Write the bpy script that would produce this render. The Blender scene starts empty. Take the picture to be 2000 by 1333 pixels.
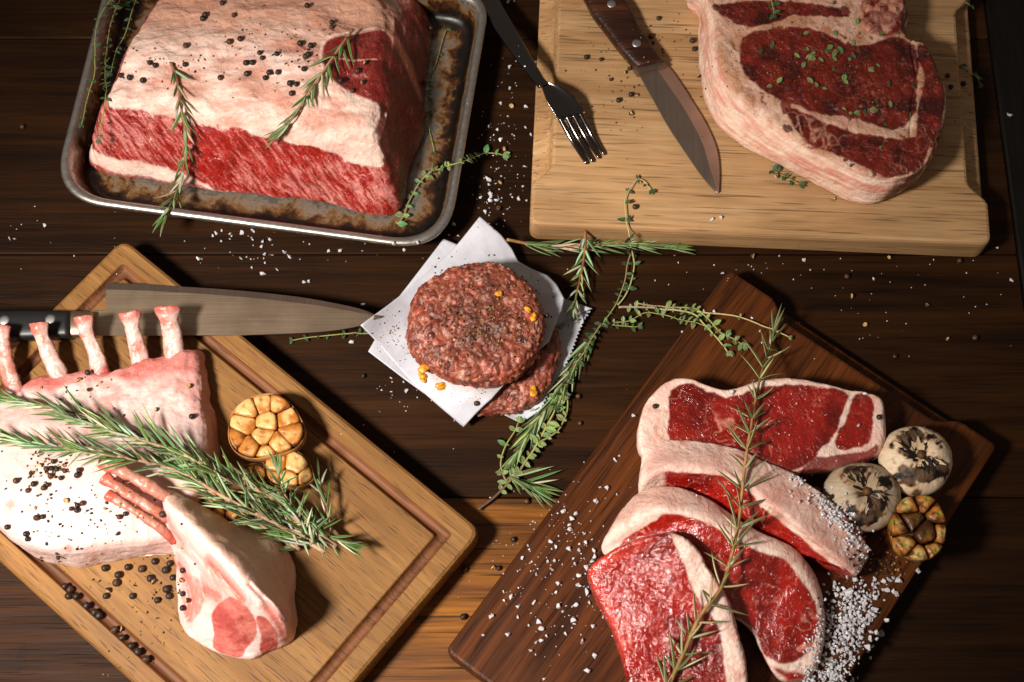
import bpy, math, random
import numpy as np
from mathutils import Vector, Matrix

random.seed(11)
RNG = np.random.default_rng(11)
SC = bpy.context.scene
COL = SC.collection

# ------------------------------------------------------------------ camera
TILT = math.radians(20.0)
DIST = 1.19
FPX = 50.0 / 36.0 * 2000.0
CAM = np.array([0.0, -DIST * math.sin(TILT), DIST * math.cos(TILT)])
FW = np.array([0.0, math.sin(TILT), -math.cos(TILT)])
UP = np.array([0.0, math.cos(TILT), math.sin(TILT)])
cam_d = bpy.data.cameras.new("camera")
cam_d.lens = 50.0
cam_d.sensor_width = 36.0
cam_d.clip_start = 0.01
cam_d.clip_end = 50.0
cam_d.dof.use_dof = True
cam_d.dof.focus_distance = 1.14
cam_d.dof.aperture_fstop = 9.0
cam = bpy.data.objects.new("camera", cam_d)
COL.objects.link(cam)
cam.location = CAM
cam.rotation_euler = (TILT, 0, 0)
SC.camera = cam

# ------------------------------------------------------------------ world and lamp
w = bpy.data.worlds.new("World")
SC.world = w
w.use_nodes = True
bg = w.node_tree.nodes["Background"]
bg.inputs[0].default_value = (1.0, 0.84, 0.70, 1)
bg.inputs[1].default_value = 0.13

LAMP = Vector((-0.74, -0.49, 1.16))
ld = bpy.data.lights.new("key_lamp", 'SPOT')
ld.energy = 150.0
ld.color = (1.0, 0.93, 0.84)
ld.shadow_soft_size = 0.11
ld.spot_size = math.radians(53)
ld.spot_blend = 1.0
lo = bpy.data.objects.new("key_lamp", ld)
COL.objects.link(lo)
lo.location = LAMP
lo.rotation_euler = (Vector((-0.13, -0.08, 0)) - LAMP).to_track_quat('-Z', 'Y').to_euler()

SC.view_settings.view_transform = 'Standard'
SC.view_settings.look = 'None'
SC.view_settings.exposure = 0.0
SC.view_settings.gamma = 1.0
SC.view_settings.use_curve_mapping = False
SC.render.engine = 'CYCLES'
SC.cycles.use_denoising = True
SC.cycles.max_bounces = 8
SC.cycles.caustics_reflective = False
SC.cycles.caustics_refractive = False
SC.cycles.sample_clamp_indirect = 4.0


# ------------------------------------------------------------------ helpers: points
def P(px, py, z=0.0):
    """World point at height z seen at photograph position (px, py)."""
    px = np.asarray(px, float); py = np.asarray(py, float); z = np.asarray(z, float)
    x = (px - 1000.0) / FPX
    y = (666.5 - py) / FPX
    dx = x
    dy = UP[1] * y + FW[1]
    dz = UP[2] * y + FW[2]
    t = (z - CAM[2]) / dz
    return np.stack([CAM[0] + dx * t, CAM[1] + dy * t, z + 0 * t], -1)


def PL(pts, z=None):
    a = np.array([list(p) if len(p) == 3 else list(p) + [z] for p in pts], float)
    return P(a[:, 0], a[:, 1], a[:, 2])


def lin(r, g, b):
    out = []
    for c in (r, g, b):
        c /= 255.0
        out.append(c / 12.92 if c <= 0.04045 else ((c + 0.055) / 1.055) ** 2.4)
    return np.array(out)


def sstep(a, b, x):
    t = np.clip((x - a) / (b - a), 0, 1)
    return t * t * (3 - 2 * t)


def mix(a, b, t):
    return a + (b - a) * t[:, None]


# ------------------------------------------------------------------ helpers: noise
def _hash(ix, iy, iz, seed):
    h = (ix.astype(np.int64) * 374761393 + iy.astype(np.int64) * 668265263
         + iz.astype(np.int64) * 2147483647 + seed * 1274126177) & 0xFFFFFFFF
    h = ((h ^ (h >> 13)) * 1274126177) & 0xFFFFFFFF
    h = ((h ^ (h >> 16)) * 2246822519) & 0xFFFFFFFF
    h = h ^ (h >> 15)
    return (h & 0xFFFFFF) / float(0xFFFFFF)


def vnoise(p, seed=0):
    f = np.floor(p)
    i = f.astype(np.int64)
    t = p - f
    t = t * t * t * (t * (t * 6 - 15) + 10)
    out = 0
    for dx in (0, 1):
        wx = t[:, 0] if dx else 1 - t[:, 0]
        for dy in (0, 1):
            wy = t[:, 1] if dy else 1 - t[:, 1]
            for dz in (0, 1):
                wz = t[:, 2] if dz else 1 - t[:, 2]
                out = out + wx * wy * wz * _hash(i[:, 0] + dx, i[:, 1] + dy, i[:, 2] + dz, seed)
    return out * 2 - 1


def fbm(p, octv=4, seed=0, gain=0.5):
    a, s, tot = 1.0, 0, 0
    q = p.copy()
    for k in range(octv):
        s = s + a * vnoise(q, seed + 17 * k)
        tot += a
        a *= gain
        q = q * 2.03 + 11.7
    return s / tot


def worley(p, seed=0):
    i = np.floor(p).astype(np.int64)
    n = len(p)
    f1 = np.full(n, 9.0); f2 = np.full(n, 9.0); cid = np.zeros(n)
    for dx in (-1, 0, 1):
        for dy in (-1, 0, 1):
            for dz in (-1, 0, 1):
                a, b, c = i[:, 0] + dx, i[:, 1] + dy, i[:, 2] + dz
                q = np.stack([a + _hash(a, b, c, seed), b + _hash(a, b, c, seed + 1), c + _hash(a, b, c, seed + 2)], -1)
                d = np.sqrt(((p - q) ** 2).sum(1))
                near = d < f1
                f2 = np.where(near, f1, np.minimum(f2, d))
                cid = np.where(near, _hash(a, b, c, seed + 3), cid)
                f1 = np.where(near, d, f1)
    return f1, f2, cid


# ------------------------------------------------------------------ helpers: 2-D polygons
def inside(poly, q):
    x, y = q[:, 0], q[:, 1]
    r = np.zeros(len(q), bool)
    n = len(poly)
    for i in range(n):
        x0, y0 = poly[i][:2]
        x1, y1 = poly[(i + 1) % n][:2]
        if y0 == y1:
            continue
        c = (y0 > y) != (y1 > y)
        r ^= c & (x < (x1 - x0) * (y - y0) / (y1 - y0) + x0)
    return r


def dist_line(pts, q, closed=False):
    """distance in the ground plane from q to a polyline."""
    n = len(pts)
    best = np.full(len(q), 9.0)
    for i in range(n if closed else n - 1):
        a = np.asarray(pts[i][:2]); b = np.asarray(pts[(i + 1) % n][:2])
        ab = b - a
        L = (ab * ab).sum() + 1e-12
        t = np.clip(((q[:, :2] - a) @ ab) / L, 0, 1)
        d = np.sqrt(((q[:, :2] - a - t[:, None] * ab) ** 2).sum(1))
        best = np.minimum(best, d)
    return best


def sdist(poly, q):
    """signed distance, positive inside."""
    d = dist_line(poly, q, True)
    return np.where(inside(poly, q), d, -d)


def catmull(pts, k=8, closed=True):
    p = np.asarray(pts, float)
    n = len(p)
    out = []
    for i in range(n if closed else n - 1):
        if closed:
            a, b, c, d = p[(i - 1) % n], p[i], p[(i + 1) % n], p[(i + 2) % n]
        else:
            a, b, c, d = p[max(i - 1, 0)], p[i], p[i + 1], p[min(i + 2, n - 1)]
        for j in range(k):
            t = j / k
            out.append(0.5 * (2 * b + (c - a) * t + (2 * a - 5 * b + 4 * c - d) * t * t + (3 * b - a - 3 * c + d) * t ** 3))
    if not closed:
        out.append(p[-1])
    return np.array(out)


def resample(pts, step):
    p = np.asarray(pts, float)
    d = np.r_[0, np.cumsum(np.sqrt(((p[1:] - p[:-1]) ** 2).sum(1)))]
    n = max(2, int(d[-1] / step) + 1)
    s = np.linspace(0, d[-1], n)
    return np.stack([np.interp(s, d, p[:, k]) for k in range(p.shape[1])], -1)


def round_poly(pts, r, n=6):
    p = np.asarray(pts, float)[:, :2]
    out = []
    m = len(p)
    rr = r if hasattr(r, '__len__') else [r] * m
    for i in range(m):
        a, b, c = p[i - 1], p[i], p[(i + 1) % m]
        u = (a - b) / np.linalg.norm(a - b); v = (c - b) / np.linalg.norm(c - b)
        d = rr[i]
        p0, p1 = b + u * d, b + v * d
        for j in range(n + 1):
            t = j / n
            out.append((1 - t) ** 2 * p0 + 2 * t * (1 - t) * b + t * t * p1)
    return np.array(out)


def densify(pts, step, closed=True):
    p = np.asarray(pts, float)
    out = []
    n = len(p)
    for i in range(n if closed else n - 1):
        a, b = p[i], p[(i + 1) % n]
        k = max(1, int(np.linalg.norm(b - a) / step))
        for j in range(k):
            out.append(a + (b - a) * j / k)
    if not closed:
        out.append(p[-1])
    return np.array(out)


def offset2(c, d):
    """offset a closed 2-D contour inwards by d."""
    c = np.asarray(c, float)
    t = np.roll(c, -1, 0) - np.roll(c, 1, 0)
    t /= np.linalg.norm(t, axis=1)[:, None] + 1e-12
    nrm = np.stack([-t[:, 1], t[:, 0]], -1)
    area = 0.5 * (c[:, 0] * np.roll(c[:, 1], -1) - np.roll(c[:, 0], -1) * c[:, 1]).sum()
    if area < 0:
        nrm = -nrm
    return c + nrm * d


# ------------------------------------------------------------------ helpers: meshes
def new_mesh(name, V, F, mat=None, smooth=True, col=None, wet=None, normals=None):
    me = bpy.data.meshes.new(name)
    V = np.asarray(V, np.float32)
    if isinstance(F, np.ndarray):
        k = F.shape[1]
        me.vertices.add(len(V)); me.vertices.foreach_set("co", V.ravel())
        me.loops.add(F.size); me.loops.foreach_set("vertex_index", F.astype(np.int32).ravel())
        me.polygons.add(len(F))
        me.polygons.foreach_set("loop_start", np.arange(0, F.size, k, dtype=np.int32))
        me.update(calc_edges=True)
        me.validate()
    else:
        me.from_pydata([tuple(map(float, v)) for v in V], [], [tuple(int(i) for i in f) for f in F])
        me.update()
    if smooth:
        me.polygons.foreach_set("use_smooth", np.ones(len(me.polygons), bool))
    if col is not None:
        at = me.color_attributes.new("Col", 'FLOAT_COLOR', 'POINT')
        c = np.ones((len(V), 4), np.float32)
        c[:, :3] = np.clip(col, 0, 1)
        at.data.foreach_set("color", c.ravel())
    if wet is not None:
        at = me.attributes.new("wet", 'FLOAT', 'POINT')
        at.data.foreach_set("value", np.asarray(wet, np.float32))
    if mat is not None:
        me.materials.append(mat)
    if normals is not None:
        me.normals_split_custom_set_from_vertices([tuple(map(float, v)) for v in normals])
    return me


def link(name, me, parent=None, loc=None):
    o = bpy.data.objects.new(name, me)
    COL.objects.link(o)
    if parent is not None:
        o.parent = parent
    if loc is not None:
        o.location = loc
    return o


def tag(o, label=None, cat=None, group=None, kind=None):
    if label: o["label"] = label
    if cat: o["category"] = cat
    if group: o["group"] = group
    if kind: o["kind"] = kind
    return o


def thing(name, label, cat, loc=(0, 0, 0), group=None):
    o = bpy.data.objects.new(name, None)
    o.empty_display_size = 0.02
    COL.objects.link(o)
    o.location = loc
    return tag(o, label, cat, group)


def part(name, me, root):
    """part whose mesh is given in world coordinates."""
    o = link(name, me, root)
    L = Vector((0, 0, 0)); r = root
    while r is not None:
        L += Vector(r.location); r = r.parent
    o.location = -L
    return o


def loft(cs, cap0=True, cap1=True):
    n = len(cs[0])
    V = np.concatenate(cs)
    F = []
    for k in range(len(cs) - 1):
        a = np.arange(n) + k * n
        b = np.roll(np.arange(n), -1) + k * n
        F.append(np.stack([a, b, b + n, a + n], -1))
    F = [tuple(f) for f in np.concatenate(F)]
    if cap0: F.append(tuple(range(n))[::-1])
    if cap1: F.append(tuple(range((len(cs) - 1) * n, len(cs) * n)))
    return V, F


def remesh(V, F, vox=0.001, smooth=2):
    me = new_mesh("tmp", V, F, smooth=False)
    o = link("tmp", me)
    m = o.modifiers.new("r", 'REMESH')
    m.mode = 'VOXEL'
    m.voxel_size = vox
    m.adaptivity = 0
    dg = bpy.context.evaluated_depsgraph_get()
    ev = o.evaluated_get(dg)
    em = ev.to_mesh()
    n = len(em.vertices)
    v = np.empty(n * 3, np.float32); em.vertices.foreach_get("co", v); v = v.reshape(-1, 3).astype(float)
    f = np.empty(len(em.loops), np.int32); em.loops.foreach_get("vertex_index", f)
    f = f.reshape(-1, 4)
    ev.to_mesh_clear()
    bpy.data.objects.remove(o); bpy.data.meshes.remove(me)
    return laplace(v, f, smooth), f


def laplace(v, f, it, lam=0.6):
    e = np.concatenate([f[:, [0, 1]], f[:, [1, 2]], f[:, [2, 3]], f[:, [3, 0]]])
    n = len(v)
    cnt = np.bincount(e[:, 0], minlength=n) + np.bincount(e[:, 1], minlength=n)
    for _ in range(it):
        s = np.stack([np.bincount(e[:, 0], v[e[:, 1], k], n) + np.bincount(e[:, 1], v[e[:, 0], k], n) for k in range(3)], -1)
        v = v + lam * (s / cnt[:, None] - v)
    return v


def vnormals(v, f):
    a = v[f[:, 2]] - v[f[:, 0]]; b = v[f[:, 3]] - v[f[:, 1]]
    fn = np.cross(a, b)
    n = np.zeros_like(v)
    for k in range(4):
        for c in range(3):
            n[:, c] += np.bincount(f[:, k], fn[:, c], len(v))
    return n / (np.linalg.norm(n, axis=1)[:, None] + 1e-15)


def rbf(ctrl):
    """thin-plate height field through (x, y, z) control points."""
    c = np.asarray(ctrl, float)
    n = len(c)
    S = 10.0

    def ker(r2):
        return 0.5 * r2 * np.log(r2 + 1e-12)
    q = c[:, :2] * S
    A = np.zeros((n + 3, n + 3))
    A[:n, :n] = ker(((q[:, None] - q[None]) ** 2).sum(-1)) + np.eye(n) * 1e-4
    A[:n, n] = 1; A[:n, n + 1:] = q
    A[n, :n] = 1; A[n + 1:, :n] = q.T
    s = np.linalg.solve(A, np.r_[c[:, 2], 0, 0, 0])

    def f(x):
        r = x[:, :2] * S
        k = ker(((r[:, None] - q[None]) ** 2).sum(-1))
        return k @ s[:n] + s[n] + r @ s[n + 1:]
    return f


def split_emit(root, v, f, col, wet, masks, mats):
    """one mesh per named region of a continuous surface; shared smooth normals."""
    n = vnormals(v, f)
    for name, fm in masks.items():
        ff = f[fm]
        if len(ff) == 0:
            continue
        used, inv = np.unique(ff, return_inverse=True)
        part(name, new_mesh(name, v[used], inv.reshape(ff.shape), mats[name], True, col[used], wet[used], n[used]), root)


# ------------------------------------------------------------------ helpers: materials
def mat_new(name):
    m = bpy.data.materials.new(name)
    m.use_nodes = True
    nt = m.node_tree
    return m, nt, nt.nodes["Principled BSDF"]


def N(nt, typ, **kw):
    n = nt.nodes.new(typ)
    for k, v in kw.items():
        if k in n.inputs:
            n.inputs[k].default_value = v
        else:
            setattr(n, k, v)
    return n


def L(nt, a, b):
    nt.links.new(a, b)


def ramp(nt, fac, stops):
    r = nt.nodes.new("ShaderNodeValToRGB")
    cr = r.color_ramp
    while len(cr.elements) < len(stops):
        cr.elements.new(0.5)
    for e, (p, c) in zip(cr.elements, stops):
        e.position = p
        e.color = (*c, 1) if len(c) == 3 else c
    L(nt, fac, r.inputs[0])
    return r


def mrange(nt, val, a, b, c, d):
    m = N(nt, "ShaderNodeMapRange")
    m.inputs[1].default_value = a; m.inputs[2].default_value = b
    m.inputs[3].default_value = c; m.inputs[4].default_value = d
    L(nt, val, m.inputs[0])
    return m.outputs[0]


def mixc(nt, fac, a, b, blend='MIX'):
    m = nt.nodes.new("ShaderNodeMix")
    m.data_type = 'RGBA'; m.blend_type = blend
    for s, v in ((0, fac), (6, a), (7, b)):
        if hasattr(v, "type") and hasattr(v, "links"):
            L(nt, v, m.inputs[s])
        elif s == 0:
            m.inputs[0].default_value = v
        else:
            m.inputs[s].default_value = (*v, 1)
    return m.outputs[2]


def tex(nt, scale, loc=(0, 0, 0), rot=(0, 0, 0), co="Object"):
    tc = N(nt, "ShaderNodeTexCoord")
    mp = N(nt, "ShaderNodeMapping")
    mp.inputs["Scale"].default_value = scale
    mp.inputs["Location"].default_value = loc
    mp.inputs["Rotation"].default_value = rot
    L(nt, tc.outputs[co], mp.inputs[0])
    return mp.outputs[0]


def noise(nt, vec, scale, detail=4, rough=0.55, dist=0.0):
    n = N(nt, "ShaderNodeTexNoise")
    n.inputs["Scale"].default_value = scale
    n.inputs["Detail"].default_value = detail
    n.inputs["Roughness"].default_value = rough
    n.inputs["Distortion"].default_value = dist
    if vec is not None:
        L(nt, vec, n.inputs["Vector"])
    return n.outputs[0]


def bump(nt, h, strength, dist, prev=None):
    b = N(nt, "ShaderNodeBump")
    b.inputs["Strength"].default_value = strength
    b.inputs["Distance"].default_value = dist
    L(nt, h, b.inputs["Height"])
    if prev is not None:
        L(nt, prev, b.inputs["Normal"])
    return b.outputs[0]


def wood(name, dark, mid, light, rough=0.5, pores=0.55, seed=0.0, blotch=None, fine=1.0, spec=0.4, dashes=(900, 34), scars=0.0):
    """grain along local X."""
    m, nt, b = mat_new(name)
    v1 = tex(nt, (2.2, 46, 46), (seed, seed * 1.7, seed * .3))
    n1 = noise(nt, v1, 1.0, 6, 0.62, 1.2)
    base = ramp(nt, n1, [(0.28, dark), (0.47, mid), (0.72, light)]).outputs[0]
    v2 = tex(nt, (16, 330, 330), (seed * 2, seed, 0))
    n2 = noise(nt, v2, 1.0, 3, 0.6, 0.4)
    k2 = mrange(nt, n2, 0.3, 0.72, 0.70, 1.15)
    col = mixc(nt, fine, base, k2, 'MULTIPLY')
    v3 = tex(nt, (dashes[1], dashes[0], dashes[0]), (seed, 3 + seed, 0))
    n3 = noise(nt, v3, 1.0, 1, 0.5, 0.0)
    k3 = mrange(nt, n3, 0.60, 0.70, 1.0, 1.0 - pores)
    col = mixc(nt, 1.0, col, k3, 'MULTIPLY')
    v4 = tex(nt, (5, 9, 9), (seed, seed, seed))
    n4 = noise(nt, v4, 1.0, 4, 0.6)
    col = mixc(nt, 1.0, col, mrange(nt, n4, 0.3, 0.7, 0.72, 1.16), 'MULTIPLY')
    if scars:
        for q, rz in enumerate((.6, -.9, 1.4)):
            ns = noise(nt, tex(nt, (14, 900, 900), (q * 3.3, seed, 0), (0, 0, rz)), 1.0, 2, .5)
            gate = noise(nt, tex(nt, (11, 11, 11), (q * 7.1, 0, seed)), 1.0, 2, .5)
            mm = N(nt, "ShaderNodeMath", operation='MULTIPLY')
            L(nt, mrange(nt, ns, .66, .72, 0, scars), mm.inputs[0]); L(nt, mrange(nt, gate, .48, .62, 0, 1), mm.inputs[1])
            col = mixc(nt, mm.outputs[0], col, dark)
    if blotch is not None:
        nb = noise(nt, tex(nt, (16, 22, 22), (seed + 5, 2, 0)), 1.0, 5, 0.65, 0.6)
        col = mixc(nt, mrange(nt, nb, 0.62, 0.74, 0.0, 0.75), col, blotch)
    L(nt, col, b.inputs["Base Color"])
    L(nt, mrange(nt, n2, 0.3, 0.7, rough - 0.07, rough + 0.13), b.inputs["Roughness"])
    b.inputs["Specular IOR Level"].default_value = spec
    nb1 = bump(nt, n2, 0.35, 0.0006)
    nb2 = bump(nt, k3, 0.5, 0.0005, nb1)
    L(nt, nb2, b.inputs["Normal"])
    return m


def meat_mat(name, sss=0.12, r_wet=0.22, r_dry=0.6, bstr=0.5, bscale=420, bdist=0.0012, spec=0.5, tint=0.25, mott=None, mscale=110, coat=0.0):
    m, nt, b = mat_new(name)
    a = N(nt, "ShaderNodeAttribute", attribute_name="Col")
    wt = N(nt, "ShaderNodeAttribute", attribute_name="wet")
    g = N(nt, "ShaderNodeNewGeometry")
    n1 = noise(nt, g.outputs["Position"], bscale, 4, 0.6, 0.5)
    n2 = noise(nt, g.outputs["Position"], bscale * 0.28, 3, 0.55, 0.8)
    col = mixc(nt, 1.0, a.outputs[0], mrange(nt, n1, 0.25, 0.75, 1.0 - tint, 1.0 + tint), 'MULTIPLY')
    if mott is not None:
        nm = noise(nt, g.outputs["Position"], mscale, 7, 0.72, 1.0)
        col = mixc(nt, mrange(nt, nm, 0.47, 0.66, 0.0, mott[1]), col, mott[0])
        nf = noise(nt, g.outputs["Position"], mscale * 3.1, 5, 0.7, 2.0)
        col = mixc(nt, mrange(nt, nf, 0.54, 0.68, 0.0, mott[1] * .8), col, mott[2])
    L(nt, col, b.inputs["Base Color"])
    L(nt, mrange(nt, wt.outputs["Fac"], 0, 1, r_dry, r_wet), b.inputs["Roughness"])
    b.inputs["Specular IOR Level"].default_value = spec
    b.inputs["Subsurface Weight"].default_value = sss
    b.inputs["Subsurface Radius"].default_value = (1.0, 0.35, 0.25)
    b.inputs["Subsurface Scale"].default_value = 0.0035
    nb = bump(nt, n1, bstr, bdist, bump(nt, n2, bstr, bdist * 2.2))
    L(nt, nb, b.inputs["Normal"])
    if coat:
        L(nt, mrange(nt, wt.outputs["Fac"], .4, 1, 0, coat), b.inputs["Coat Weight"])
        b.inputs["Coat Roughness"].default_value = .13
        L(nt, nb, b.inputs["Coat Normal"])
    return m


def vcol_mat(name, rough=0.5, spec=0.4, bstr=0.0, bscale=500, bdist=0.0006, tint=0.2, sss=0.0, trans=0.0):
    m, nt, b = mat_new(name)
    a = N(nt, "ShaderNodeAttribute", attribute_name="Col")
    g = N(nt, "ShaderNodeNewGeometry")
    n1 = noise(nt, g.outputs["Position"], bscale, 4, 0.6, 0.3)
    col = mixc(nt, 1.0, a.outputs[0], mrange(nt, n1, 0.25, 0.75, 1 - tint, 1 + tint), 'MULTIPLY')
    L(nt, col, b.inputs["Base Color"])
    b.inputs["Roughness"].default_value = rough
    b.inputs["Specular IOR Level"].default_value = spec
    if sss:
        b.inputs["Subsurface Weight"].default_value = sss
        b.inputs["Subsurface Radius"].default_value = (1, 0.5, 0.3)
        b.inputs["Subsurface Scale"].default_value = 0.003
    if bstr:
        L(nt, bump(nt, n1, bstr, bdist), b.inputs["Normal"])
    return m


def metal_mat(name, colr, rough, scale=(8, 900, 900), amt=0.1, bstr=0.1, rot=0.0):
    m, nt, b = mat_new(name)
    b.inputs["Metallic"].default_value = 1.0
    n1 = noise(nt, tex(nt, scale, rot=(0, 0, rot)), 1.0, 3, 0.6)
    n2 = noise(nt, tex(nt, (30, 30, 30)), 1.0, 4, 0.6)
    L(nt, mixc(nt, 1.0, colr, mrange(nt, n1, .3, .7, 1 - amt, 1 + amt), 'MULTIPLY'), b.inputs["Base Color"])
    L(nt, mrange(nt, n2, .3, .7, rough - 0.02, rough + 0.03), b.inputs["Roughness"])
    L(nt, bump(nt, n1, bstr, 0.0002), b.inputs["Normal"])
    return m


def plain_mat(name, colr, rough=0.5, spec=0.4, tint=0.15, scale=300, bstr=0.2):
    m, nt, b = mat_new(name)
    g = N(nt, "ShaderNodeNewGeometry")
    n1 = noise(nt, g.outputs["Position"], scale, 4, 0.6, 0.3)
    L(nt, mixc(nt, 1.0, colr, mrange(nt, n1, .25, .75, 1 - tint, 1 + tint), 'MULTIPLY'), b.inputs["Base Color"])
    b.inputs["Roughness"].default_value = rough
    b.inputs["Specular IOR Level"].default_value = spec
    L(nt, bump(nt, n1, bstr, 0.0004), b.inputs["Normal"])
    return m


# ================================================================== TABLE
def plank_mesh(name, x0, x1, y0, y1, t, m, bev=0.0012):
    c = round_poly([(x0, y0), (x1, y0), (x1, y1), (x0, y1)], 0.002, 2)
    cs = []
    for d, z in ((0, -t), (0, -bev), (bev * .4, -bev * .35), (bev, 0.0)):
        q = offset2(c, d)
        cs.append(np.c_[q, np.full(len(q), z)])
    V, F = loft(cs)
    return new_mesh(name, V, F, m, False)


TABLE_MATS = [
    wood("table_wood_a", lin(23, 12, 4), lin(38, 20, 7), lin(54, 30, 11), 0.5, 0.45, 0.0, None, 0.55, 0.10, (700, 16)),
    wood("table_wood_b", lin(26, 13, 5), lin(43, 23, 8), lin(60, 34, 12), 0.5, 0.45, 3.1, None, 0.55, 0.10, (700, 16)),
    wood("table_wood_gold_sheen", lin(34, 16, 4), lin(108, 62, 15), lin(164, 102, 30), 0.42, 0.85, 6.7, None, 1.0, 0.3, (260, 7)),  # amber tone paints in the golden sheen of light on the table
    wood("table_wood_d", lin(28, 14, 6), lin(52, 28, 13), lin(76, 44, 22), 0.5, 0.6, 8.2, lin(20, 12, 9), 0.9, 0.10, (600, 12)),
]
END_MAT = wood("table_end_wood", lin(9, 6, 4), lin(17, 11, 7), lin(26, 16, 9), 0.45, 0.5, 9.0, None, 0.8, 0.25)
table = tag(bpy.data.objects.new("table", None), kind="structure")
COL.objects.link(table)
YA = P(600, 497)[1]
YB = P(800, 972)[1]
PW = YA - YB
X_END = P(1962, 300)[0]
seams = [YB - 3 * PW, YB - 2 * PW, YB - PW, YB, YA, YA + PW, YA + 2 * PW, YA + 3 * PW]
rows = [[(-1.25, X_END, 1)], [(-1.25, -0.7, 0), (-0.7, X_END, 1)], [(-1.25, -0.27, 3), (-0.27, 0.10, 2), (0.10, X_END, 0)],  # front row split so the painted sheen shows only between the boards
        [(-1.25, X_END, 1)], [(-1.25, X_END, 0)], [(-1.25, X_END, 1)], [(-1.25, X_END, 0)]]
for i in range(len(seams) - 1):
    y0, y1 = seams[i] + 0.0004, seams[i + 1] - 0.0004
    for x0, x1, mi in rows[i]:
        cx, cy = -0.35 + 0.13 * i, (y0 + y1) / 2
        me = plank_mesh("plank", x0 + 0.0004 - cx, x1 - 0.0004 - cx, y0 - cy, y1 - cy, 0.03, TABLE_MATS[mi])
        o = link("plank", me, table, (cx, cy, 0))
me = plank_mesh("end_board", -0.9, 0.9, -0.075, 0.075, 0.03, END_MAT, 0.003)
o = link("end_board", me, table, (X_END + 0.075, 0, 0.0005))
o.rotation_euler = (0, 0, math.pi / 2)


# ================================================================== CUTTING BOARDS
def local_obj(name, V, F, mat, O, ang, smooth=False):
    me = new_mesh(name, V, F, mat, smooth)
    o = link(name, me)
    o.location = (O[0], O[1], O[2])
    o.rotation_euler = (0, 0, ang)
    return o


MAT_OAK = wood("juice_board_wood", lin(126, 86, 42), lin(146, 102, 54), lin(162, 118, 68), 0.52, 0.5, 1.0, lin(98, 64, 32), 0.85, 0.25, (760, 52), 0.6)
MAT_GROOVE = wood("groove_wood", lin(84, 48, 26), lin(116, 70, 40), lin(140, 90, 55), 0.55, 0.5, 2.0, None, 1.0, 0.3)
MAT_BEECH = wood("grip_board_wood", lin(160, 118, 76), lin(184, 142, 98), lin(200, 162, 118), 0.52, 0.55, 4.0, lin(150, 100, 54), 0.7, 0.3, (620, 18), 0.5)
MAT_WALNUT = wood("walnut_board_wood", lin(42, 18, 5), lin(76, 37, 10), lin(112, 58, 17), 0.46, 0.6, 5.0, lin(36, 18, 8), 1.0, 0.22, (760, 22), 0.5)


def edge_shade(m):
    return m


# --- board with juice groove
ZB = 0.030
A = P(240, 463, ZB)[:2]; B = P(943, 1037, ZB)[:2]
u = (B - A) / np.linalg.norm(B - A)
ang = math.atan2(u[1], u[0])
LB = np.linalg.norm(B - A)
vv = np.array([u[1], -u[0]])
WB = float((P(165, 1249, ZB)[:2] - A) @ vv)


def rrect(x0, y0, x1, y1, r, ins, step=0.01, n=6):
    c = round_poly([(x0 + ins, y0 + ins), (x1 - ins, y0 + ins), (x1 - ins, y1 - ins), (x0 + ins, y1 - ins)], max(r - ins * .55, 0.003), n)
    return c


juice = thing("juice_groove_board", "light oak cutting board with juice groove under the lamb racks", "cutting board", (A[0], A[1], 0))
juice.rotation_euler = (0, 0, ang)
cs = []
for d, z in ((0.003, 0.0), (0.0005, 0.0025), (0, 0.006), (0, ZB - 0.005), (0.0012, ZB - 0.0016), (0.0035, ZB), (0.0160, ZB), (0.0167, ZB - 0.0008)):
    q = rrect(0, -WB, LB, 0, 0.012, d)
    cs.append(np.c_[q, np.full(len(q), z)])
V, F = loft(cs, True, False)
link("rim", new_mesh("rim", V, F, MAT_OAK, False), juice)
cs = []
for d, z in ((0.0167, ZB - 0.0008), (0.0180, ZB - 0.0042), (0.0200, ZB - 0.0056), (0.0230, ZB - 0.0056), (0.0250, ZB - 0.0042), (0.0263, ZB - 0.0008)):
    q = rrect(0, -WB, LB, 0, 0.012, d)
    cs.append(np.c_[q, np.full(len(q), z)])
V, F = loft(cs, False, False)
link("groove", new_mesh("groove", V, F, MAT_GROOVE, True), juice)
cs = []
for d, z in ((0.0263, ZB - 0.0008), (0.0272, ZB)):
    q = rrect(0, -WB, LB, 0, 0.012, d)
    cs.append(np.c_[q, np.full(len(q), z)])
V, F = loft(cs, False, True)
link("cutting_surface", new_mesh("cutting_surface", V, F, MAT_OAK, False), juice)


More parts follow.
